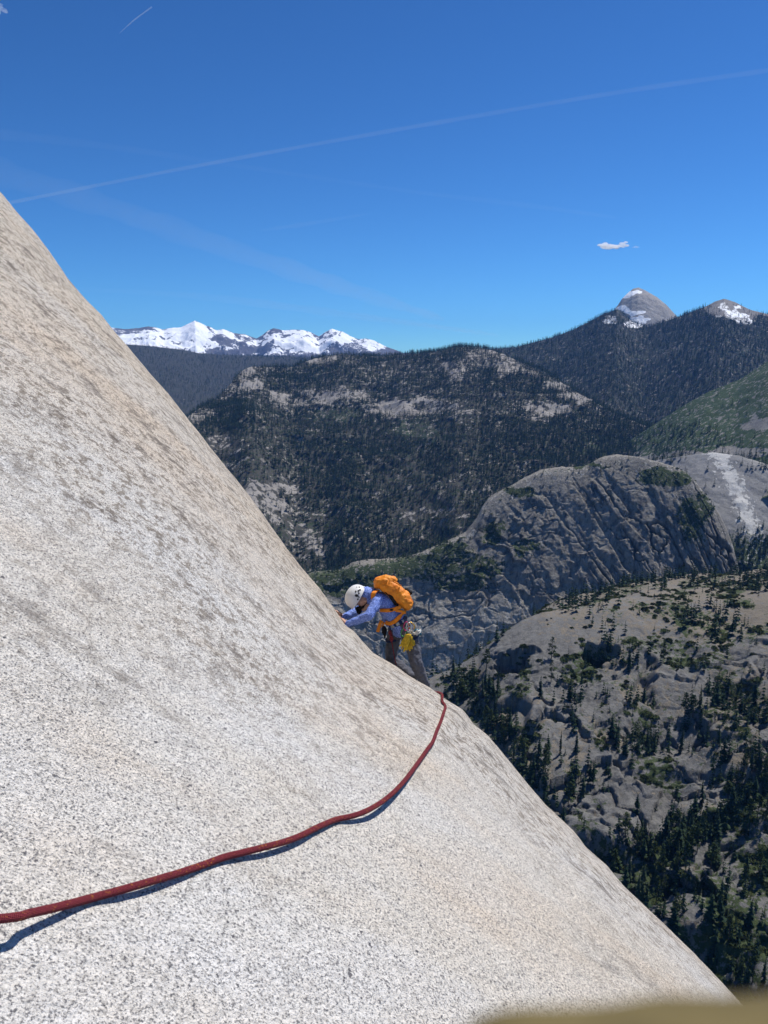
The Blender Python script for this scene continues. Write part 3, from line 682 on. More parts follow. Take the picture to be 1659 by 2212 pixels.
# shrubs
sp, sh = scatter('near_granite_dome', 2200, lambda c, v, pj: (.03+nz(c, 34., 81, 0, .2))*(1-.9*px_blob(pj, [(1170,1370,120,50),(1440,1480,100,40)])), 1.2, 4.2, top=.6)
hp2, hh2 = scatter('grey_granite_dome', 500, lambda c, v, pj: .03+px_blob(pj, [(975,1180,50,16),(930,1215,70,22),(740,1260,70,26),(1040,1225,50,30),(1500,1120,40,60),(1440,1030,70,20),(1120,1060,40,14),(1060,1150,30,30)]), 1.5, 4.5, top=.6)
ap = np.concatenate([sp, hp2]); ah = np.concatenate([sh, hh2]); od = np.argsort(-ah/np.linalg.norm(ap, axis=1))
for i in od[:160]:
    x, y, _ = project(ap[i]); zn = zone(ap[i], 0 if i < len(sp) else 1)
    t = bpy.data.objects.new('shrub', SHRUBS[int(rng.integers(0, 3))]); COL.objects.link(t); t.location = ap[i]-np.array([0, 0, .2]); t.rotation_euler = (0, 0, rng.random()*6.28); t.scale = (ah[i]*1.1, ah[i]*1.1, ah[i])
    tag(t, ranked('green shrub', zn, 'largest'), 'shrub', 'shrubs '+zn)
scatter_object('brush', ap[od[160:]], ah[od[160:]], SHRUBS, 'patches of low green brush on the granite domes')
# ------------------------------------------------------------------ the climber
KZ = 4.1475
DEP = 9.0
def Q(zx, zy, dd=0.0, dep=DEP):
    """a point of the climber measured on an enlargement of the picture, dd metres behind the middle of the body"""
    return at((1050+zx/KZ)/1.50693, (1820+zy/KZ)/1.50693, dep+dd)
def balls(bm, p0, r0, p1, r1, step=.4, sub=2):
    d = (p1-p0).length; n = max(1, int(d/max(.002, step*min(r0, r1))))
    n = min(n, 40)
    for k in range(n+1):
        t = k/n; bmesh.ops.create_icosphere(bm, subdivisions=sub, radius=r0+(r1-r0)*t, matrix=Matrix.Translation(p0.lerp(p1, t)))
def blob(name, chains, mat, parent, voxel=.008, smooth=5, wr=0., wsize=.06, origin=None, boxes=()):
    """one continuous skin grown over chains of balls"""
    O = origin if origin is not None else (parent.location if parent else Vector())
    bm = bmesh.new()
    for ch in chains:
        for (p0, r0), (p1, r1) in zip(ch[:-1], ch[1:]): balls(bm, p0-O, r0, p1-O, r1)
    for mtx, size in boxes:
        bmesh.ops.create_cube(bm, size=1, matrix=Matrix.Translation(-O)@mtx@Matrix.Diagonal((*size, 1)))
    me = bpy.data.meshes.new(name); bm.to_mesh(me); bm.free(); me.materials.append(mat)
    o = bpy.data.objects.new(name, me); COL.objects.link(o)
    if parent: o.parent = parent
    else: o.location = O
    m = o.modifiers.new('skin', 'REMESH'); m.mode = 'VOXEL'; m.voxel_size = voxel; m.use_smooth_shade = True
    m = o.modifiers.new('relax', 'SMOOTH'); m.factor = .5; m.iterations = smooth
    if wr:
        tx = bpy.data.textures.new(name+'_folds', 'CLOUDS'); tx.noise_scale = wsize; tx.noise_depth = 2
        m = o.modifiers.new('folds', 'DISPLACE'); m.texture = tx; m.strength = wr; m.mid_level = .5; m.texture_coords = 'LOCAL'
    return o
def tube(name, pts, r, mat, parent=None, seg=8, origin=None, closed=False, uv=False, flat=None, caps=True):
    """round tube (or flat band with flat=(axis list, half width)) along points"""
    O = origin if origin is not None else (parent.location if parent else Vector())
    n = len(pts); V = []; Fq = []; dist = 0; D = []
    prev = None
    for i, p in enumerate(pts):
        a = pts[(i-1) % n] if (closed or i > 0) else p; b = pts[(i+1) % n] if (closed or i < n-1) else p
        t = (b-a).normalized()
        if flat: u = (flat[i] if isinstance(flat, list) else flat); u = (u-t*u.dot(t)).normalized()
        else:
            u = (prev-t*prev.dot(t)).normalized() if prev is not None else t.orthogonal().normalized()
        prev = u; w = t.cross(u)
        rr = r[i] if isinstance(r, (list, tuple)) and len(r) == n else r
        ru, rw = rr if isinstance(rr, tuple) else (rr, rr)
        for k in range(seg):
            an = 2*math.pi*k/seg; V.append(tuple(p-O+u*math.cos(an)*ru+w*math.sin(an)*rw))
        if i: dist += (p-pts[i-1]).length
        D.append(dist)
    m = n if closed else n-1
    for i in range(m):
        for k in range(seg):
            Fq.append((i*seg+k, i*seg+(k+1) % seg, ((i+1) % n)*seg+(k+1) % seg, ((i+1) % n)*seg+k))
    if caps and not closed: Fq += [tuple(range(seg))[::-1], tuple((n-1)*seg+k for k in range(seg))]
    me = bpy.data.meshes.new(name); me.from_pydata(V, [], Fq); me.materials.append(mat)
    for p in me.polygons: p.use_smooth = True
    if uv:
        ul = me.uv_layers.new(name='UVMap'); k = 0
        for i in range(m):
            for s in range(seg):
                for (ii, ss) in ((i, s), (i, s+1), (i+1, s+1), (i+1, s)):
                    ul.data[k].uv = (ss/seg, D[ii % n]); k += 1
    o = bpy.data.objects.new(name, me); COL.objects.link(o)
    if parent: o.parent = parent
    else: o.location = O
    return o
def spline(pts, n):
    out = []
    P = [pts[0]]+list(pts)+[pts[-1]]
    for i in range(1, len(P)-2):
        a, b, c, d = P[i-1:i+3]
        for k in range(n):
            t = k/n; out.append(.5*((2*b)+(c-a)*t+(2*a-5*b+4*c-d)*t*t+(3*b-a-3*c+d)*t**3))
    out.append(P[-2]); return out

SKIN = plain('skin', (.52, .30, .21), .6, .35, scale=40)
t = NT('blue_patterned_cloth', .9, .1); v = t.coord()
wv = t.n('TexWave'); t.put(wv.inputs['Vector'], v); wv.inputs['Scale'].default_value = 22; wv.inputs['Distortion'].default_value = 9; wv.inputs['Detail'].default_value = 2; wv.inputs['Detail Scale'].default_value = 3
t.color(t.mix(t.ramp(wv.outputs['Fac'], [(.35, 0.), (.6, 1.)]), (.07, .13, .42), (.30, .40, .80))); t.bump(t.noise(v, 25, 4, .6), .6, .006); SHIRT = t.m
TROUSER = plain('grey_trouser_cloth', (.103, .105, .124), .9, .12, var=.18, scale=18, bump=.003)
BLACK = plain('black_fabric', (.012, .012, .014), .8, .2)
SHOE = plain('shoe_rubber', (.02, .02, .022), .7, .3)
t = NT('orange_pack_nylon', .55, .35); v = t.coord()
t.color(t.mix(t.ramp(t.noise(v, 9, 4, .65), [(.35, 0.), (.65, 1.)]), (.62, .17, .012), (.85, .30, .018))); t.bump(t.noise(t.coord((1, 1, 2)), 16, 4, .65), .8, .012); ORANGE = t.m
STRAP = plain('orange_webbing', (.78, .24, .02), .7, .25, scale=90)
HELM = plain('white_helmet_shell', (.72, .72, .70), .35, .5, var=.03)
YEL = plain('yellow_leather', (.56, .36, .03), .8, .2, var=.25, scale=30, bump=.003)
NAVY = plain('navy_webbing', (.02, .035, .09), .8, .2); SILV = plain('silver_webbing', (.40, .42, .43), .6, .3)
ALU = plain('bare_metal', (.55, .56, .58), .3, .5, metal=1, var=.05); PINK = plain('pink_metal', (.55, .03, .16), .3, .5, metal=.6); GREENM = plain('green_metal', (.08, .32, .10), .3, .5, metal=.6); GOLD = plain('gold_metal', (.75, .42, .03), .3, .5, metal=.7)
TEAL = plain('teal_sling', (.012, .10, .16), .8, .2); WHITE = plain('white_cord', (.62, .60, .55), .8, .2)
HAIR = plain('dark_hair', (.03, .02, .015), .7, .3)

foot = Q(1400, 1790, .12); person = empty('person', foot)
tag(person, 'climber in a blue patterned hooded shirt and grey trousers leaning on the slab', 'person')
sl_, sr_ = Q(750, 545, -.15), Q(690, 540, .16)
el_, er_ = Q(625, 765, -.30), Q(480, 690, .22)
wl_, wr_ = Q(335, 880, -.20), Q(275, 785, .08)
hl_, hr_ = Q(1160, 965, -.09), Q(985, 950, .10)
kl_, kr_ = Q(1262, 1400, -.16), Q(925, 1345, .26)
al_, ar_ = Q(1385, 1700, .10), Q(1190, 1570, .12)
pel, mid, chest, neck = Q(1075, 930), Q(965, 760), Q(850, 610), Q(720, 510)
headc = Q(520, 535, -.01)
# hands flat on the rock, fingers up the slope
def hand(w, zk, zt, dd0, thumb):
    ch = [[(w, .027), (Q(*zk, dd0), .026)]]
    for j, (off, ln, lift) in enumerate(((-.036, .86, 0), (-.012, 1.0, 6), (.012, .96, 3), (.035, .78, -2))):
        k0 = Q(zk[0], zk[1], dd0+off*.8); ex = zk[0]+(zt[0]-zk[0])*ln; ey = zk[1]+(zt[1]-zk[1])*ln
        m = Q((zk[0]+ex)/2-4+lift, (zk[1]+ey)/2-12, dd0+off*1.15); e = Q(ex, ey+3, dd0+off*1.3)
        ch += [[(w.lerp(k0, .35), .019), (k0, .0125)], [(k0, .0115), (m, .0095), (e, .0075)]]
    a = w.lerp(Q(*zk, dd0), .45); s = thumb
    ch.append([(a, .014), (Q(zk[0]+22, zk[1]-16, dd0+s*.055), .011), (Q(zk[0]-18, zk[1]-30, dd0+s*.075), .009)])
    return ch
handL = hand(Q(322, 880, -.20), (268, 826), (182, 748), -.19, 1)
handR = hand(Q(272, 790, .08), (234, 748), (146, 676), .07, -1)
head = [[(Q(470, 520, -.01), .088), (Q(545, 540, -.01), .088)], [(Q(545, 590, -.01), .062), (Q(600, 620, -.01), .05)],
        [(Q(560, 650, -.01), .045), (Q(600, 640, -.01), .04)], [(Q(535, 665, -.01), .016), (Q(548, 690, -.01), .013)],
        [(Q(570, 560, -.085), .02), (Q(585, 575, -.09), .016)], [(Q(570, 560, .075), .02), (Q(585, 575, .08), .016)], [(Q(600, 560, -.01), .055), (neck, .06), (chest, .08)]]
bodych = head+[[(chest, .085), (mid, .08), (pel, .085)], [(chest, .07), (sl_, .05), (el_, .038), (wl_, .026)], [(chest, .07), (sr_, .05), (er_, .038), (wr_, .026)],
        [(pel, .08), (hl_, .075), (kl_, .052), (al_, .04)], [(pel, .08), (hr_, .075), (kr_, .052), (ar_, .04)]]+handL+handR
blob('body', bodych, SKIN, person, voxel=.0065, smooth=3)
blob('hooded_shirt', [[(Q(850, 600, -.08), .105), (Q(960, 745, -.075), .098), (Q(1050, 900, -.07), .10), (Q(1060, 960, -.06), .095)], [(Q(845, 600, .08), .105), (Q(950, 745, .075), .098), (Q(1030, 890, .07), .10), (Q(1020, 960, .06), .09)],
      [(Q(800, 570), .115), (Q(900, 690), .115), (Q(960, 830), .11)],
      [(Q(800, 560, -.09), .08), (sl_, .072), (Q(690, 660, -.24), .06), (el_, .055), (Q(480, 825, -.25), .048), (wl_, .040)],
      [(Q(760, 560, .09), .08), (sr_, .07), (er_, .053), (Q(380, 740, .15), .046), (wr_, .038)],
      [(Q(740, 520), .08), (Q(660, 480), .085), (Q(590, 470, -.01), .088)], [(Q(640, 560, -.05), .05), (Q(720, 560, -.04), .06)]], SHIRT, person, voxel=.008, smooth=4, wr=.022, wsize=.05)
blob('trousers', [[(Q(1085, 880, -.07), .105), (Q(1140, 960, -.08), .108), (Q(1190, 1060, -.10), .092), (Q(1240, 1260, -.13), .082), (kl_, .072), (Q(1320, 1540, -.03), .065), (al_, .058)],
      [(Q(1050, 880, .07), .10), (Q(1000, 950, .09), .10), (Q(960, 1060, .14), .088), (Q(935, 1220, .20), .078), (kr_, .07), (Q(1050, 1450, .20), .062), (ar_, .055)], [(hl_, .09), (hr_, .09)]], TROUSER, person, voxel=.008, smooth=3, wr=.034, wsize=.05)
for a, heel, toe, dd in ((al_, (1420, 1780), (1300, 1750), .10), (ar_, (1235, 1635), (1120, 1600), .12)):
    blob('shoe', [[(Q(heel[0]-25, heel[1]-40, dd), .046), (Q(*heel, dd), .04)], [(Q(*heel, dd), .042), (Q((heel[0]+toe[0])/2, (heel[1]+toe[1])/2, dd-.01), .042), (Q(*toe, dd-.02), .03)]], SHOE, person, voxel=.007, smooth=2)
blob('cap_brim', [[(Q(455, 665, -.06), .012), (Q(470, 725, -.045), .010), (Q(500, 735, 0), .010), (Q(470, 725, .04), .010), (Q(455, 665, .06), .012)], [(Q(450, 660, -.03), .014), (Q(485, 730, -.02), .012)], [(Q(450, 660, .03), .014), (Q(485, 730, .02), .012)], [(Q(500, 655, -.06), .02), (Q(515, 690, -.05), .012)],
      [(Q(475, 660, 0), .02), (Q(490, 735, 0), .012)], [(Q(510, 655, 0), .02), (Q(515, 715, 0), .012)]], BLACK, person, voxel=.005, smooth=3)
blob('sunglasses', [[(Q(552, 640, -.075), .012), (Q(535, 652, -.05), .018), (Q(528, 660, 0), .012), (Q(535, 652, .05), .018)], [(Q(552, 640, -.075), .006), (Q(600, 590, -.085), .005)]], BLACK, person, voxel=.004, smooth=1)

# helmet: crown points left and up-slope, rim towards the neck
hc = Q(462, 505, -.01)
ax_c = (Q(345, 420, -.03)-Q(545, 560, -.0)).normalized()                 # towards the crown
ax_f = Q(500, 720, -.02)-Q(470, 420, -.01); ax_f = (ax_f-ax_c*ax_f.dot(ax_c)).normalized()   # towards the brow
ax_s = ax_c.cross(ax_f)
helmet = empty('helmet', hc); tag(helmet, 'white climbing helmet with vent holes on the climber', 'helmet')
V = []; Fq = []; NU, NV = 40, 16
def hp_(u, vv, off=0.):
    """u round the head, v from crown (0) to rim (1)"""
    c, s = math.cos(u), math.sin(u); th = vv*(1.72+.10*c)
    r = 1+off
    d = ax_c*math.cos(th)*.130*r+(ax_f*c*(.150 if c > 0 else .142)+ax_s*s*.122)*math.sin(th)**.86*r if th < 1.57 else ax_c*math.cos(th)*.130*r+(ax_f*c*(.150 if c > 0 else .142)+ax_s*s*.122)*r*(1-.02*(th-1.57))
    return d
for j in range(NV+1):
    for i in range(NU): V.append(tuple(hp_(2*math.pi*i/NU, j/NV)))
for j in range(NV):
    for i in range(NU): Fq.append((j*NU+i, j*NU+(i+1) % NU, (j+1)*NU+(i+1) % NU, (j+1)*NU+i))
me = bpy.data.meshes.new('shell'); me.from_pydata(V, [], Fq); me.materials.append(HELM)
bm = bmesh.new(); bm.from_mesh(me); bmesh.ops.remove_doubles(bm, verts=bm.verts, dist=1e-4); bmesh.ops.recalc_face_normals(bm, faces=bm.faces); bm.to_mesh(me); bm.free()
for p in me.polygons: p.use_smooth = True
o = bpy.data.objects.new('shell', me); COL.objects.link(o); o.parent = helmet; m = o.modifiers.new('thick', 'SOLIDIFY'); m.thickness = .012; m.offset = -1
tube('rim', [hc+hp_(2*math.pi*i/40, 1.0) for i in range(40)], .007, HELM, helmet, 6, closed=True)
VENT = plain('vent_shadow', (.03, .03, .032), .9, .1)  # shade inside the vent holes, painted as dark discs on a closed shell
def on_helmet(zx, zy):
    """u, v of the shell point that covers an enlargement point, nearest the lens"""
    best = None
    for j in range(4, 36):
        for i in range(72):
            d = hp_(2*math.pi*i/72, j/36.); w = hc+d; pj = project(np.array(w))
            q = ((pj[0]*1.50693-1050)*KZ-zx)**2+((pj[1]*1.50693-1820)*KZ-zy)**2
            if q < 190 and (best is None or pj[2] < best[0]): best = (pj[2], 2*math.pi*i/72, j/36.)
    return best
for (zx, zy, su, sv) in ((490, 370, .014, .010), (453, 370, .006, .008), (447, 428, .010, .014), (478, 420, .012, .014), (512, 412, .010, .014), (463, 482, .020, .017), (498, 465, .009, .012), (478, 556, .012, .012), (490, 505, .020, .005), (500, 520, .018, .004)):
    b = on_helmet(zx, zy)
    if not b: continue
    d = hp_(b[1], b[2]); nrm_ = d.normalized(); e1 = (Q(1, 0)-Q(0, 0)).normalized(); e1 = (e1-nrm_*e1.dot(nrm_)).normalized(); e2 = nrm_.cross(e1)
    V = [tuple(d*1.012+(e1*math.cos(k*.628)*su+e2*math.sin(k*.628)*sv))for k in range(10)]+[tuple(d*1.02)]
    me = bpy.data.meshes.new('vent'); me.from_pydata(V, [], [(k, (k+1) % 10, 10) for k in range(10)]); me.materials.append(VENT); o = bpy.data.objects.new('vent', me); COL.objects.link(o); o.parent = helmet

# rucksack
pk = empty('backpack', Q(1050, 680)); tag(pk, "orange rucksack on the climber's back", 'backpack')
bk = []
for dd in (-.10, -.035, .035, .10):
    bk.append([(Q(850, 350, dd), .085), (Q(930, 395, dd), .098), (Q(1010, 470, dd), .098), (Q(1090, 555, dd), .092), (Q(1140, 610, dd), .070)])
blob('main_bag', bk, ORANGE, pk, voxel=.008, smooth=5, wr=.035, wsize=.07)
blob('lid', [[(Q(770, 310, dd), .068), (Q(850, 300, dd), .078), (Q(940, 300, dd), .062)] for dd in (-.10, 0, .10)]+[[(Q(745, 355, -.09), .045), (Q(745, 355, .09), .045)]], ORANGE, pk, voxel=.007, smooth=4, wr=.03, wsize=.05)
blob('front_pocket', [[(Q(1120, 480, dd), .05), (Q(1175, 590, dd), .045), (Q(1150, 640, dd), .045)] for dd in (-.07, .07)]+[[(Q(1150, 560, -.07), .05), (Q(1150, 560, .07), .05)]], ORANGE, pk, voxel=.007, smooth=3, wr=.02, wsize=.04)
blob('back_panel', [[(Q(850, 440, -.155), .014), (Q(930, 510, -.16), .022), (Q(1010, 620, -.155), .016)], [(Q(840, 440, 0), .02), (Q(1010, 640, 0), .02)], [(Q(880, 450, -.13), .02), (Q(990, 590, -.14), .03)]], BLACK, pk, voxel=.006, smooth=2)
blob('side_pouch', [[(Q(1130, 420, .03), .03), (Q(1185, 455, .02), .028)]], BLACK, pk, voxel=.006, smooth=2)
def band(name, pts, wid, th, mat, parent, flat, n=5): return tube(name, spline(pts, n), (wid, th), mat, parent, 8, flat=flat)
axT = (Q(730, 510)-Q(1060, 930)).normalized(); VUP = (Q(0, 0)-Q(0, 100)).normalized(); VRT = (Q(100, 0)-Q(0, 0)).normalized()
band('shoulder_strap', [Q(745, 420, -.13), Q(700, 445, -.19), Q(682, 490, -.20), Q(690, 560, -.16), Q(720, 640, -.12)], .026, .006, STRAP, pk, Vector((0, 0, 1)).cross(VUP)+VRT*.6)
band('shoulder_strap', [Q(745, 420, .13), Q(700, 430, .20), Q(665, 480, .2), Q(660, 560, .17)], .026, .006, STRAP, pk, VRT)
band('chest_strap', [Q(1060, 645, -.18), Q(1000, 665, -.195), Q(920, 688, -.195), Q(850, 692, -.19), Q(775, 690, -.14)], .022, .005, STRAP, pk, VUP)
band('compression_strap', [Q(985, 695, -.195), Q(1060, 705, -.19), Q(1125, 725, -.17)], .016, .005, STRAP, pk, VUP)
band('hip_belt', [Q(1120, 690, -.15), Q(1060, 760, -.185), Q(1010, 810, -.19), Q(965, 845, -.185), Q(900, 870, -.15), Q(850, 855, -.08)], .024, .006, STRAP, pk, VUP+VRT*.4)
band('strap_tail', [Q(800, 830, -.11), Q(775, 880, -.12), Q(760, 930, -.12), Q(742, 985, -.12)], .020, .004, STRAP, pk, VRT)
band('strap_tail', [Q(830, 850, -.09), Q(815, 890, -.09), Q(800, 920, -.09)], .012, .004, STRAP, pk, VRT)
for a in ((1035, 380, 1010, 470), (890, 290, 850, 400), (1060, 360, 960, 300)):
    band('side_strap', [Q(a[0], a[1], -.185 if a[1] > 330 else -.17), Q((a[0]+a[2])/2, (a[1]+a[3])/2, -.2), Q(a[2], a[3], -.19)], .008, .004, STRAP, pk, VRT)
blob('buckle', [[(Q(918, 688, -.205), .012), (Q(940, 686, -.205), .012)]], BLACK, pk, voxel=.004, smooth=1)
# harness
hn = empty('climbing_harness', Q(1010, 900)); tag(hn, 'navy and silver climbing harness round the hips of the climber', 'harness')
bu = (Q(1050, 870, -.1)-Q(1060, 890, -.1)); 
ring = []
for k in range(36):
    a = 2*math.pi*k/36; c, s = math.cos(a), math.sin(a)
    ring.append(Q(1035+112*c, 865-58*c, -.175*s if True else 0))
band_ax = axT
wb = tube('waist_belt', ring, (.026, .008), NAVY, hn, 8, closed=True, flat=axT)
for k0 in (5, 9, 13):
    tube('belt_panel', [ring[(k0+j) % 36]*1.0+(ring[(k0+j) % 36]-Q(1035, 865)).normalized()*.007 for j in range(3)], (.019, .005), SILV, wb, 8, flat=axT, origin=hn.location)
for c0, dd, rr in (((1185, 1060), -.10, .100), ((962, 1060), .14, .095)):
    pts_ = []
    for k in range(28):
        a = 2*math.pi*k/28; pts_.append(Q(c0[0]+rr/.000867*math.cos(a), c0[1]-38*math.cos(a)-45*math.sin(a), dd+rr*math.sin(a)))
    tube('leg_loop', pts_, (.014, .005), NAVY, hn, 8, closed=True, flat=VUP)
blob('tie_in_loop', [[(Q(905, 905, -.13), .011), (Q(915, 960, -.15), .011), (Q(925, 1000, -.13), .011)]], NAVY, hn, voxel=.004, smooth=1)
tube('gear_loop', spline([Q(1090, 870, -.19), Q(1120, 905, -.22), Q(1170, 905, -.22), Q(1200, 860, -.19)], 6), .006, BLACK, hn)
def biner(zx, zy, mat, label, dd=-.23, L=.10, tilt=0.):
    c = Q(zx, zy, dd); pts = []
    for k in range(24):
        a = 2*math.pi*k/24; x = math.cos(a)*.027*(1.1-.25*math.sin(a)); y = math.sin(a)*L/2
        pts.append(c+VRT*(x*math.cos(tilt)-y*math.sin(tilt))+VUP*(x*math.sin(tilt)+y*math.cos(tilt)))
    r = empty('carabiner', c); tag(r, label, 'carabiner', "hardware on the climber's gear loop")
    tube('frame', pts[4:28] if False else pts, .0055, mat, r, 6, closed=True); tube('gate', [pts[2], pts[10].lerp(pts[2], .5), pts[20]][::2], .004, ALU, r, 6)
biner(1132, 905, PINK, 'pink carabiner on the gear loop, nearest the waist belt', -.235)
biner(1165, 915, ALU, 'bare metal carabiner that holds the yellow gloves', -.25)
biner(1200, 900, GOLD, 'gold carabiner on the gear loop, farthest from the rope', -.235, .09, .5)
biner(1100, 985, GREENM, 'green carabiner hanging beside the yellow gloves', -.225, .10, -.3)
biner(1180, 960, ALU, 'bare metal carabiner hanging above the white cord', -.24, .09, .4)
kn = [Q(1200+70*math.sin(k*.9)+k*6, 985+26*math.cos(k*1.7), -.215+.03*math.sin(k*2.3)) for k in range(14)]
tag(tube('cord', spline(kn, 4), .010, WHITE, None, 7, origin=Q(1230, 990, -.2)), 'knotted white cord behind the yellow gloves on the harness', 'cord')
tag(blob('sling', [[(Q(1262, 965, -.19), .022), (Q(1315, 975, -.15), .022)], [(Q(1265, 1000, -.19), .02), (Q(1318, 1010, -.14), .02)]], TEAL, None, voxel=.006, smooth=2, origin=Q(1290, 990, -.17)), "folded teal sling at the climber's hip", 'sling')
tag(blob('belay_device', [[(Q(830, 930, -.10), .026), (Q(832, 985, -.10), .030), (Q(835, 1010, -.10), .02)], [(Q(850, 950, -.10), .02), (Q(840, 1060, -.1), .010)]], BLACK, None, voxel=.006, smooth=2, origin=Q(830, 980, -.1)), 'black belay device hanging at the front of the harness', 'belay device')
def glove(label, cuff, palm, tips, dd, turn):
    ch = [[(Q(cuff[0]-22, cuff[1], dd), .020), (Q(palm[0]-18, palm[1], dd), .026)], [(Q(cuff[0]+22, cuff[1], dd-.01), .020), (Q(palm[0]+18, palm[1], dd-.01), .026)], [(Q(*cuff, dd), .022), (Q(*palm, dd), .028)]]
    for k, (tx, ty) in enumerate(tips): ch.append([(Q(palm[0]+(k-1.5)*19, palm[1]+2, dd-.006*k), .014), (Q((palm[0]+(k-1.5)*19+tx)/2-3, (palm[1]+ty)/2, dd-.012-.006*k), .0115), (Q(tx, ty, dd-.008*k), .0105)])
    ch.append([(Q(palm[0]+turn*20, palm[1]-45, dd), .016), (Q(palm[0]+turn*52, palm[1]-5, dd-.01), .013), (Q(palm[0]+turn*60, palm[1]+30, dd), .011)])
    g = blob('work_glove', ch, YEL, None, voxel=.004, smooth=1, wr=.006, wsize=.02, origin=Q(*cuff, dd)); tag(g, label, 'glove', 'pair of gloves on the harness')
glove('yellow leather glove with its fingers straight down, on the harness', (1155, 1030), (1125, 1125), ((1046, 1172), (1072, 1205), (1100, 1242), (1132, 1222)), -.26, -1)
glove('yellow leather glove splayed behind the other one, on the harness', (1175, 1060), (1180, 1120), ((1148, 1218), (1178, 1232), (1206, 1205), (1226, 1168)), -.215, 1)

# ------------------------------------------------------------------ rope
RP = [(0,1985.5),(66,1973),(132,1958),(198,1940),(264,1922),(330,1903),(396,1883),(440,1868),(484,1852),(528,1841),(572,1830),(616,1818),(650,1805),(680,1790),(711,1776),(731,1769),(760,1763),(784,1755),(808,1743),(832,1727),(856,1706),(880,1679),(904,1646),(923,1619),(935,1602),(944,1578),(952,1559),(959,1538),(962,1526)]
LIFT = [(0,.040),(66,.028),(132,.014),(198,.003),(264,.010),(330,.012),(396,.006),(440,.002),(500,.004),(572,.012),(616,.013),(660,.010),(711,.003),(735,.001),(770,.012),(810,.024),(840,.024),(870,.012),(904,.004),(940,.001),(1000,.001)]
RR = .0052
pts = []
for (x, y) in RP:
    p, r, th = slab_hit(x, y); lf = float(np.interp(x, [a for a, _ in LIFT], [b*.62 for _, b in LIFT]))
    # keep the sight line, move nearer so that the rope stands off the rock
    d = Vector(rays(x, y).tolist()).normalized()
    g = slab_point(np.array([r, r+.03, r]), np.array([th, th, th+.03/max(r, .1)]), False); nl = Vector(np.cross(g[1]-g[0], g[2]-g[0]).tolist()).normalized()
    if nl.dot(Vector(NRM.tolist())) < 0: nl = -nl
    pts.append(p-d*min((RR+lf)/max(.12, -d.dot(nl)), .2))
first = pts[0]; start = [first+Vector((-.34, -.22, .10)), first+Vector((-.14, -.06, .03))]
def over(px, py, depth):
    d = rays(px, py); dn = d@NRM; dp = d-dn*NRM; th = math.atan2(dp@B2, dp@B1); r = np.linalg.norm(dp)*depth
    return Vector(slab_point(np.array([r]), np.array([th]))[0].tolist())+Vector(NRM.tolist())*RR
def on_rock(px, py, f):
    d = rays(px, py); dn = d@NRM; dp = d-dn*NRM; th = math.atan2(dp@B2, dp@B1)
    return Vector(slab_point(np.array([edge_r(th)*f]), np.array([th]))[0].tolist())+Vector(NRM.tolist())*RR*1.3
tail = [on_rock(957, 1513, .86), on_rock(948, 1505, .95), on_rock(936, 1497, 1.06), on_rock(926, 1490, 1.25), over(922, 1488, 5.2), over(915, 1483, 6.3), over(900, 1474, 7.6), over(885, 1464, 8.4), Q(1020, 1560, -.1), Q(1000, 1455, -.12), Q(965, 1290, -.14), Q(935, 1120, -.16), Q(918, 1000, -.17), Q(912, 960, -.17)]
path = spline(start+pts+tail, 10)
t = NT('rope_sheath', .8, .2); tcn = t.n('TexCoord'); mp = t.n('Mapping'); t.t.links.new(tcn.outputs['UV'], mp.inputs[0]); mp.inputs['Scale'].default_value = (10, 260, 1)
sx = t.n('SeparateXYZ'); t.t.links.new(mp.outputs[0], sx.inputs[0])
p1 = t.math('SINE', t.math('MULTIPLY', t.math('ADD', sx.outputs[0], sx.outputs[1]), 6.283)); p2 = t.math('SINE', t.math('MULTIPLY', t.math('SUBTRACT', sx.outputs[0], sx.outputs[1]), 6.283))
w_ = t.math('MULTIPLY', p1, p2)
mp2 = t.n('Mapping'); t.t.links.new(tcn.outputs['UV'], mp2.inputs[0]); mp2.inputs['Scale'].default_value = (18, 420, 1)
vc = t.voro(mp2.outputs[0], 1.0); 
c = t.mix(t.ramp(w_, [(.2, 0.), (.7, 1.)]), (.20, .022, .034), (.58, .11, .13))
sel = t.math('MULTIPLY', t.ramp(vc.outputs['Color'], [(.16, 1.), (.19, 0.)]), t.ramp(t.noise(t.coord(src='Object'), 14, 2), [(.45, .15), (.6, 1.)]))
c = t.mix(sel, c, (.62, .22, .04)); t.color(c); t.bump(w_, .9, .002); ROPE = t.m
rope = tube('climbing_rope', path, RR, ROPE, None, 14, origin=path[0], uv=True)
tag(rope, 'dark red climbing rope lying across the slab up to the climber', 'rope')
knot = empty('rope_knot', Q(925, 1030, -.17))
knot_pts = [Q(912, 965, -.18), Q(902, 1000, -.185), Q(925, 1035, -.19), Q(945, 1070, -.18), Q(930, 1105, -.17), Q(915, 1070, -.165), Q(935, 1030, -.165), Q(920, 990, -.17), Q(912, 965, -.18)]
bpy.data.objects.remove(knot)
kt = tube('knot', spline(knot_pts, 6), .011, ROPE, rope, 8, origin=path[0], uv=True)
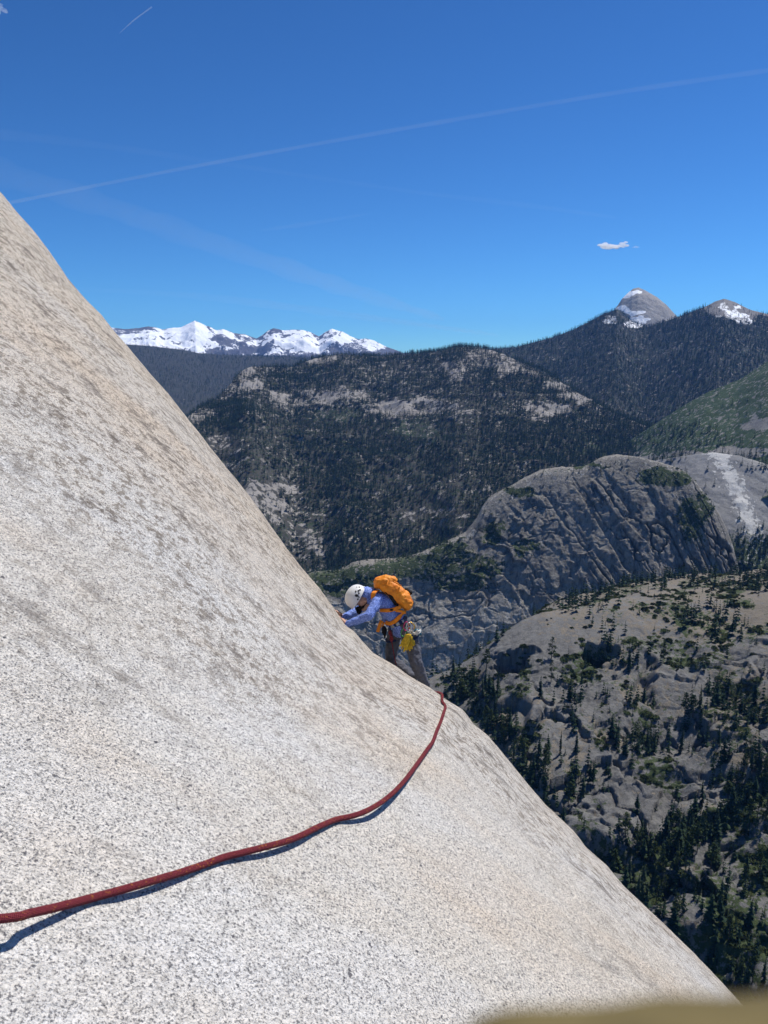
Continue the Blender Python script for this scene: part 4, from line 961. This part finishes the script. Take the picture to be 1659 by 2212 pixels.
# ------------------------------------------------------------------ vapour trails and cloud, far above the haze
def volume_mat(name, dens, g=0.):
    m = bpy.data.materials.new(name); m.use_nodes = True; m.node_tree.nodes.clear()
    pv = m.node_tree.nodes.new('ShaderNodeVolumePrincipled'); ou = m.node_tree.nodes.new('ShaderNodeOutputMaterial')
    pv.inputs['Color'].default_value = (1, 1, 1, 1); pv.inputs['Density'].default_value = dens; pv.inputs['Anisotropy'].default_value = g
    m.node_tree.links.new(pv.outputs[0], ou.inputs['Volume']); return m
def sky_pt(px, py, z):
    r = rays(px, py); return Vector((r*(z/r[2])).tolist())
def trail(pix, z, wid, tau, label, wob=.25):
    rr = random.Random(len(label)); P = spline([sky_pt(x, y, z) for x, y in pix], 8); n = len(P)
    R = []
    for k, p in enumerate(P):
        depth = p[1]*CP-p[2]*SP; w = np.interp(k/(n-1), np.linspace(0, 1, len(wid)), wid)
        R.append((w*depth/F_/2*rr.uniform(1-wob, 1+wob), w*depth/F_/2*rr.uniform(1-wob, 1+wob)))
    o = tube('vapour_trail', P, R, volume_mat('vapour', tau/(2*np.mean([a for a, _ in R]))), None, 12, origin=P[0], flat=Vector((0, 0, 1)))
    tag(o, label, 'vapour trail', 'vapour trails in the sky')
trail([(-60, 452), (20, 438), (400, 363), (830, 285), (1300, 205), (1659, 152), (1800, 130)], 9500, (7, 8, 9, 10, 11, 12), .06, 'long straight vapour trail rising right across the sky', .15)
trail([(258, 72), (290, 43), (328, 15)], 9500, (1.5, 3, 3.5), .10, 'short thin vapour trail high in the upper left of the sky', .2)
trail([(-80, 350), (120, 410), (330, 480), (560, 560), (800, 640), (960, 690)], 8000, (60, 60, 52, 44, 30, 10), .03, 'broad faded vapour band slanting down towards the snow peaks', .25)
trail([(-60, 285), (200, 312), (560, 365), (900, 415), (1150, 445), (1330, 470)], 8500, (26, 16, 10, 10, 12, 8), .016, 'faint thin trail crossing under the long straight one')
trail([(560, 498), (660, 484), (800, 461)], 8500, (4, 12, 4), .02, 'short faint smear of vapour above the snow peaks')
trail([(80, 622), (350, 634), (560, 655), (900, 700), (1080, 725)], 7000, (4, 14, 18, 14, 6), .03, 'low faint vapour streak just above the snow mountains')
def cloud(cx, cy, z, parts_, label, dens):
    c = sky_pt(cx, cy, z); dep = c[1]*CP-c[2]*SP; k = dep/F_
    bm = bmesh.new(); rr = random.Random(int(cx))
    for dx, dy, r in parts_:
        for q in range(7):
            o_ = Vector((dx*k+rr.gauss(0, r*.5)*k, rr.gauss(0, r*.8)*k, -dy*k+rr.gauss(0, r*.18)*k))
            bmesh.ops.create_icosphere(bm, subdivisions=2, radius=r*k*rr.uniform(.35, .6), matrix=Matrix.Translation(o_)@Matrix.Diagonal((1.6, 1.3, .75, 1)))
    me = bpy.data.meshes.new('cloud'); bm.to_mesh(me); bm.free(); me.materials.append(volume_mat('cloud_vapour', dens/(12*k), .45))
    o = bpy.data.objects.new('cloud', me); COL.objects.link(o); o.location = c
    m = o.modifiers.new('join', 'REMESH'); m.mode = 'VOXEL'; m.voxel_size = .9*k
    tx = bpy.data.textures.new('puffs', 'CLOUDS'); tx.noise_scale = 4*k; tx.noise_depth = 3
    m = o.modifiers.new('puffs', 'DISPLACE'); m.texture = tx; m.strength = 3*k; m.mid_level = .55; m.texture_coords = 'LOCAL'
    tag(o, label, 'cloud', 'clouds')
cloud(1323, 532, 4600, [(-20, -2, 8), (-8, 1, 9), (6, 2, 8), (18, 0, 8), (24, -5, 6), (-27, -3, 5)], 'small white cloud over the bald granite peak', 2.6)
cloud(1372, 533, 4600, [(0, 0, 4), (5, 1, 3)], 'tiny wisp of cloud beside the small white cloud', .5)
cloud(0, 16, 6500, [(-4, 0, 9), (6, 4, 7), (-14, 2, 10)], 'scrap of cloud in the upper left corner', .4)

# ------------------------------------------------------------------ gloved hand that holds the camera, its finger just under the lens
def C3(x, y, z): return Vector((x, z*CP+y*SP, -z*SP+y*CP))
hl = C3(.15, -.085, .02)
GL = plain('tan_glove_leather', (.13, .102, .042), .8, .2, var=.15, scale=200, bump=.0006)
ch = [[(C3(.0085, -.0335, .040), .0072), (C3(.030, -.0341, .041), .0082), (C3(.062, -.0375, .046), .0090), (C3(.085, -.046, .043), .011)]]
for k, (y0, x0, x1) in enumerate(((-.058, .030, .060), (-.077, .034, .064), (-.095, .042, .068))):
    ch.append([(C3(x0+.012, y0, .016), .0068), (C3(x0, y0, .030), .0078), (C3(x1, y0, .046), .0088), (C3(.09, y0+.004, .036), .0105)])
ch.append([(C3(.045, -.040, .000), .0085), (C3(.072, -.046, .004), .010), (C3(.10, -.064, .012), .014)])
for y0 in (-.05, -.066, -.082, -.094): ch.append([(C3(.088, y0, .038), .012), (C3(.125, -.074-.25*(y0+.072), .026), .016)])
ch.append([(C3(.125, -.074, .026), .022), (hl, .028), (C3(.20, -.11, .01), .031)])
gl = blob('gloved_hand', ch, GL, None, voxel=.0016, smooth=3, wr=.0015, wsize=.008, origin=hl)
tag(gl, 'blurred tan leather gloved finger at the bottom edge, right in front of the lens', 'glove')
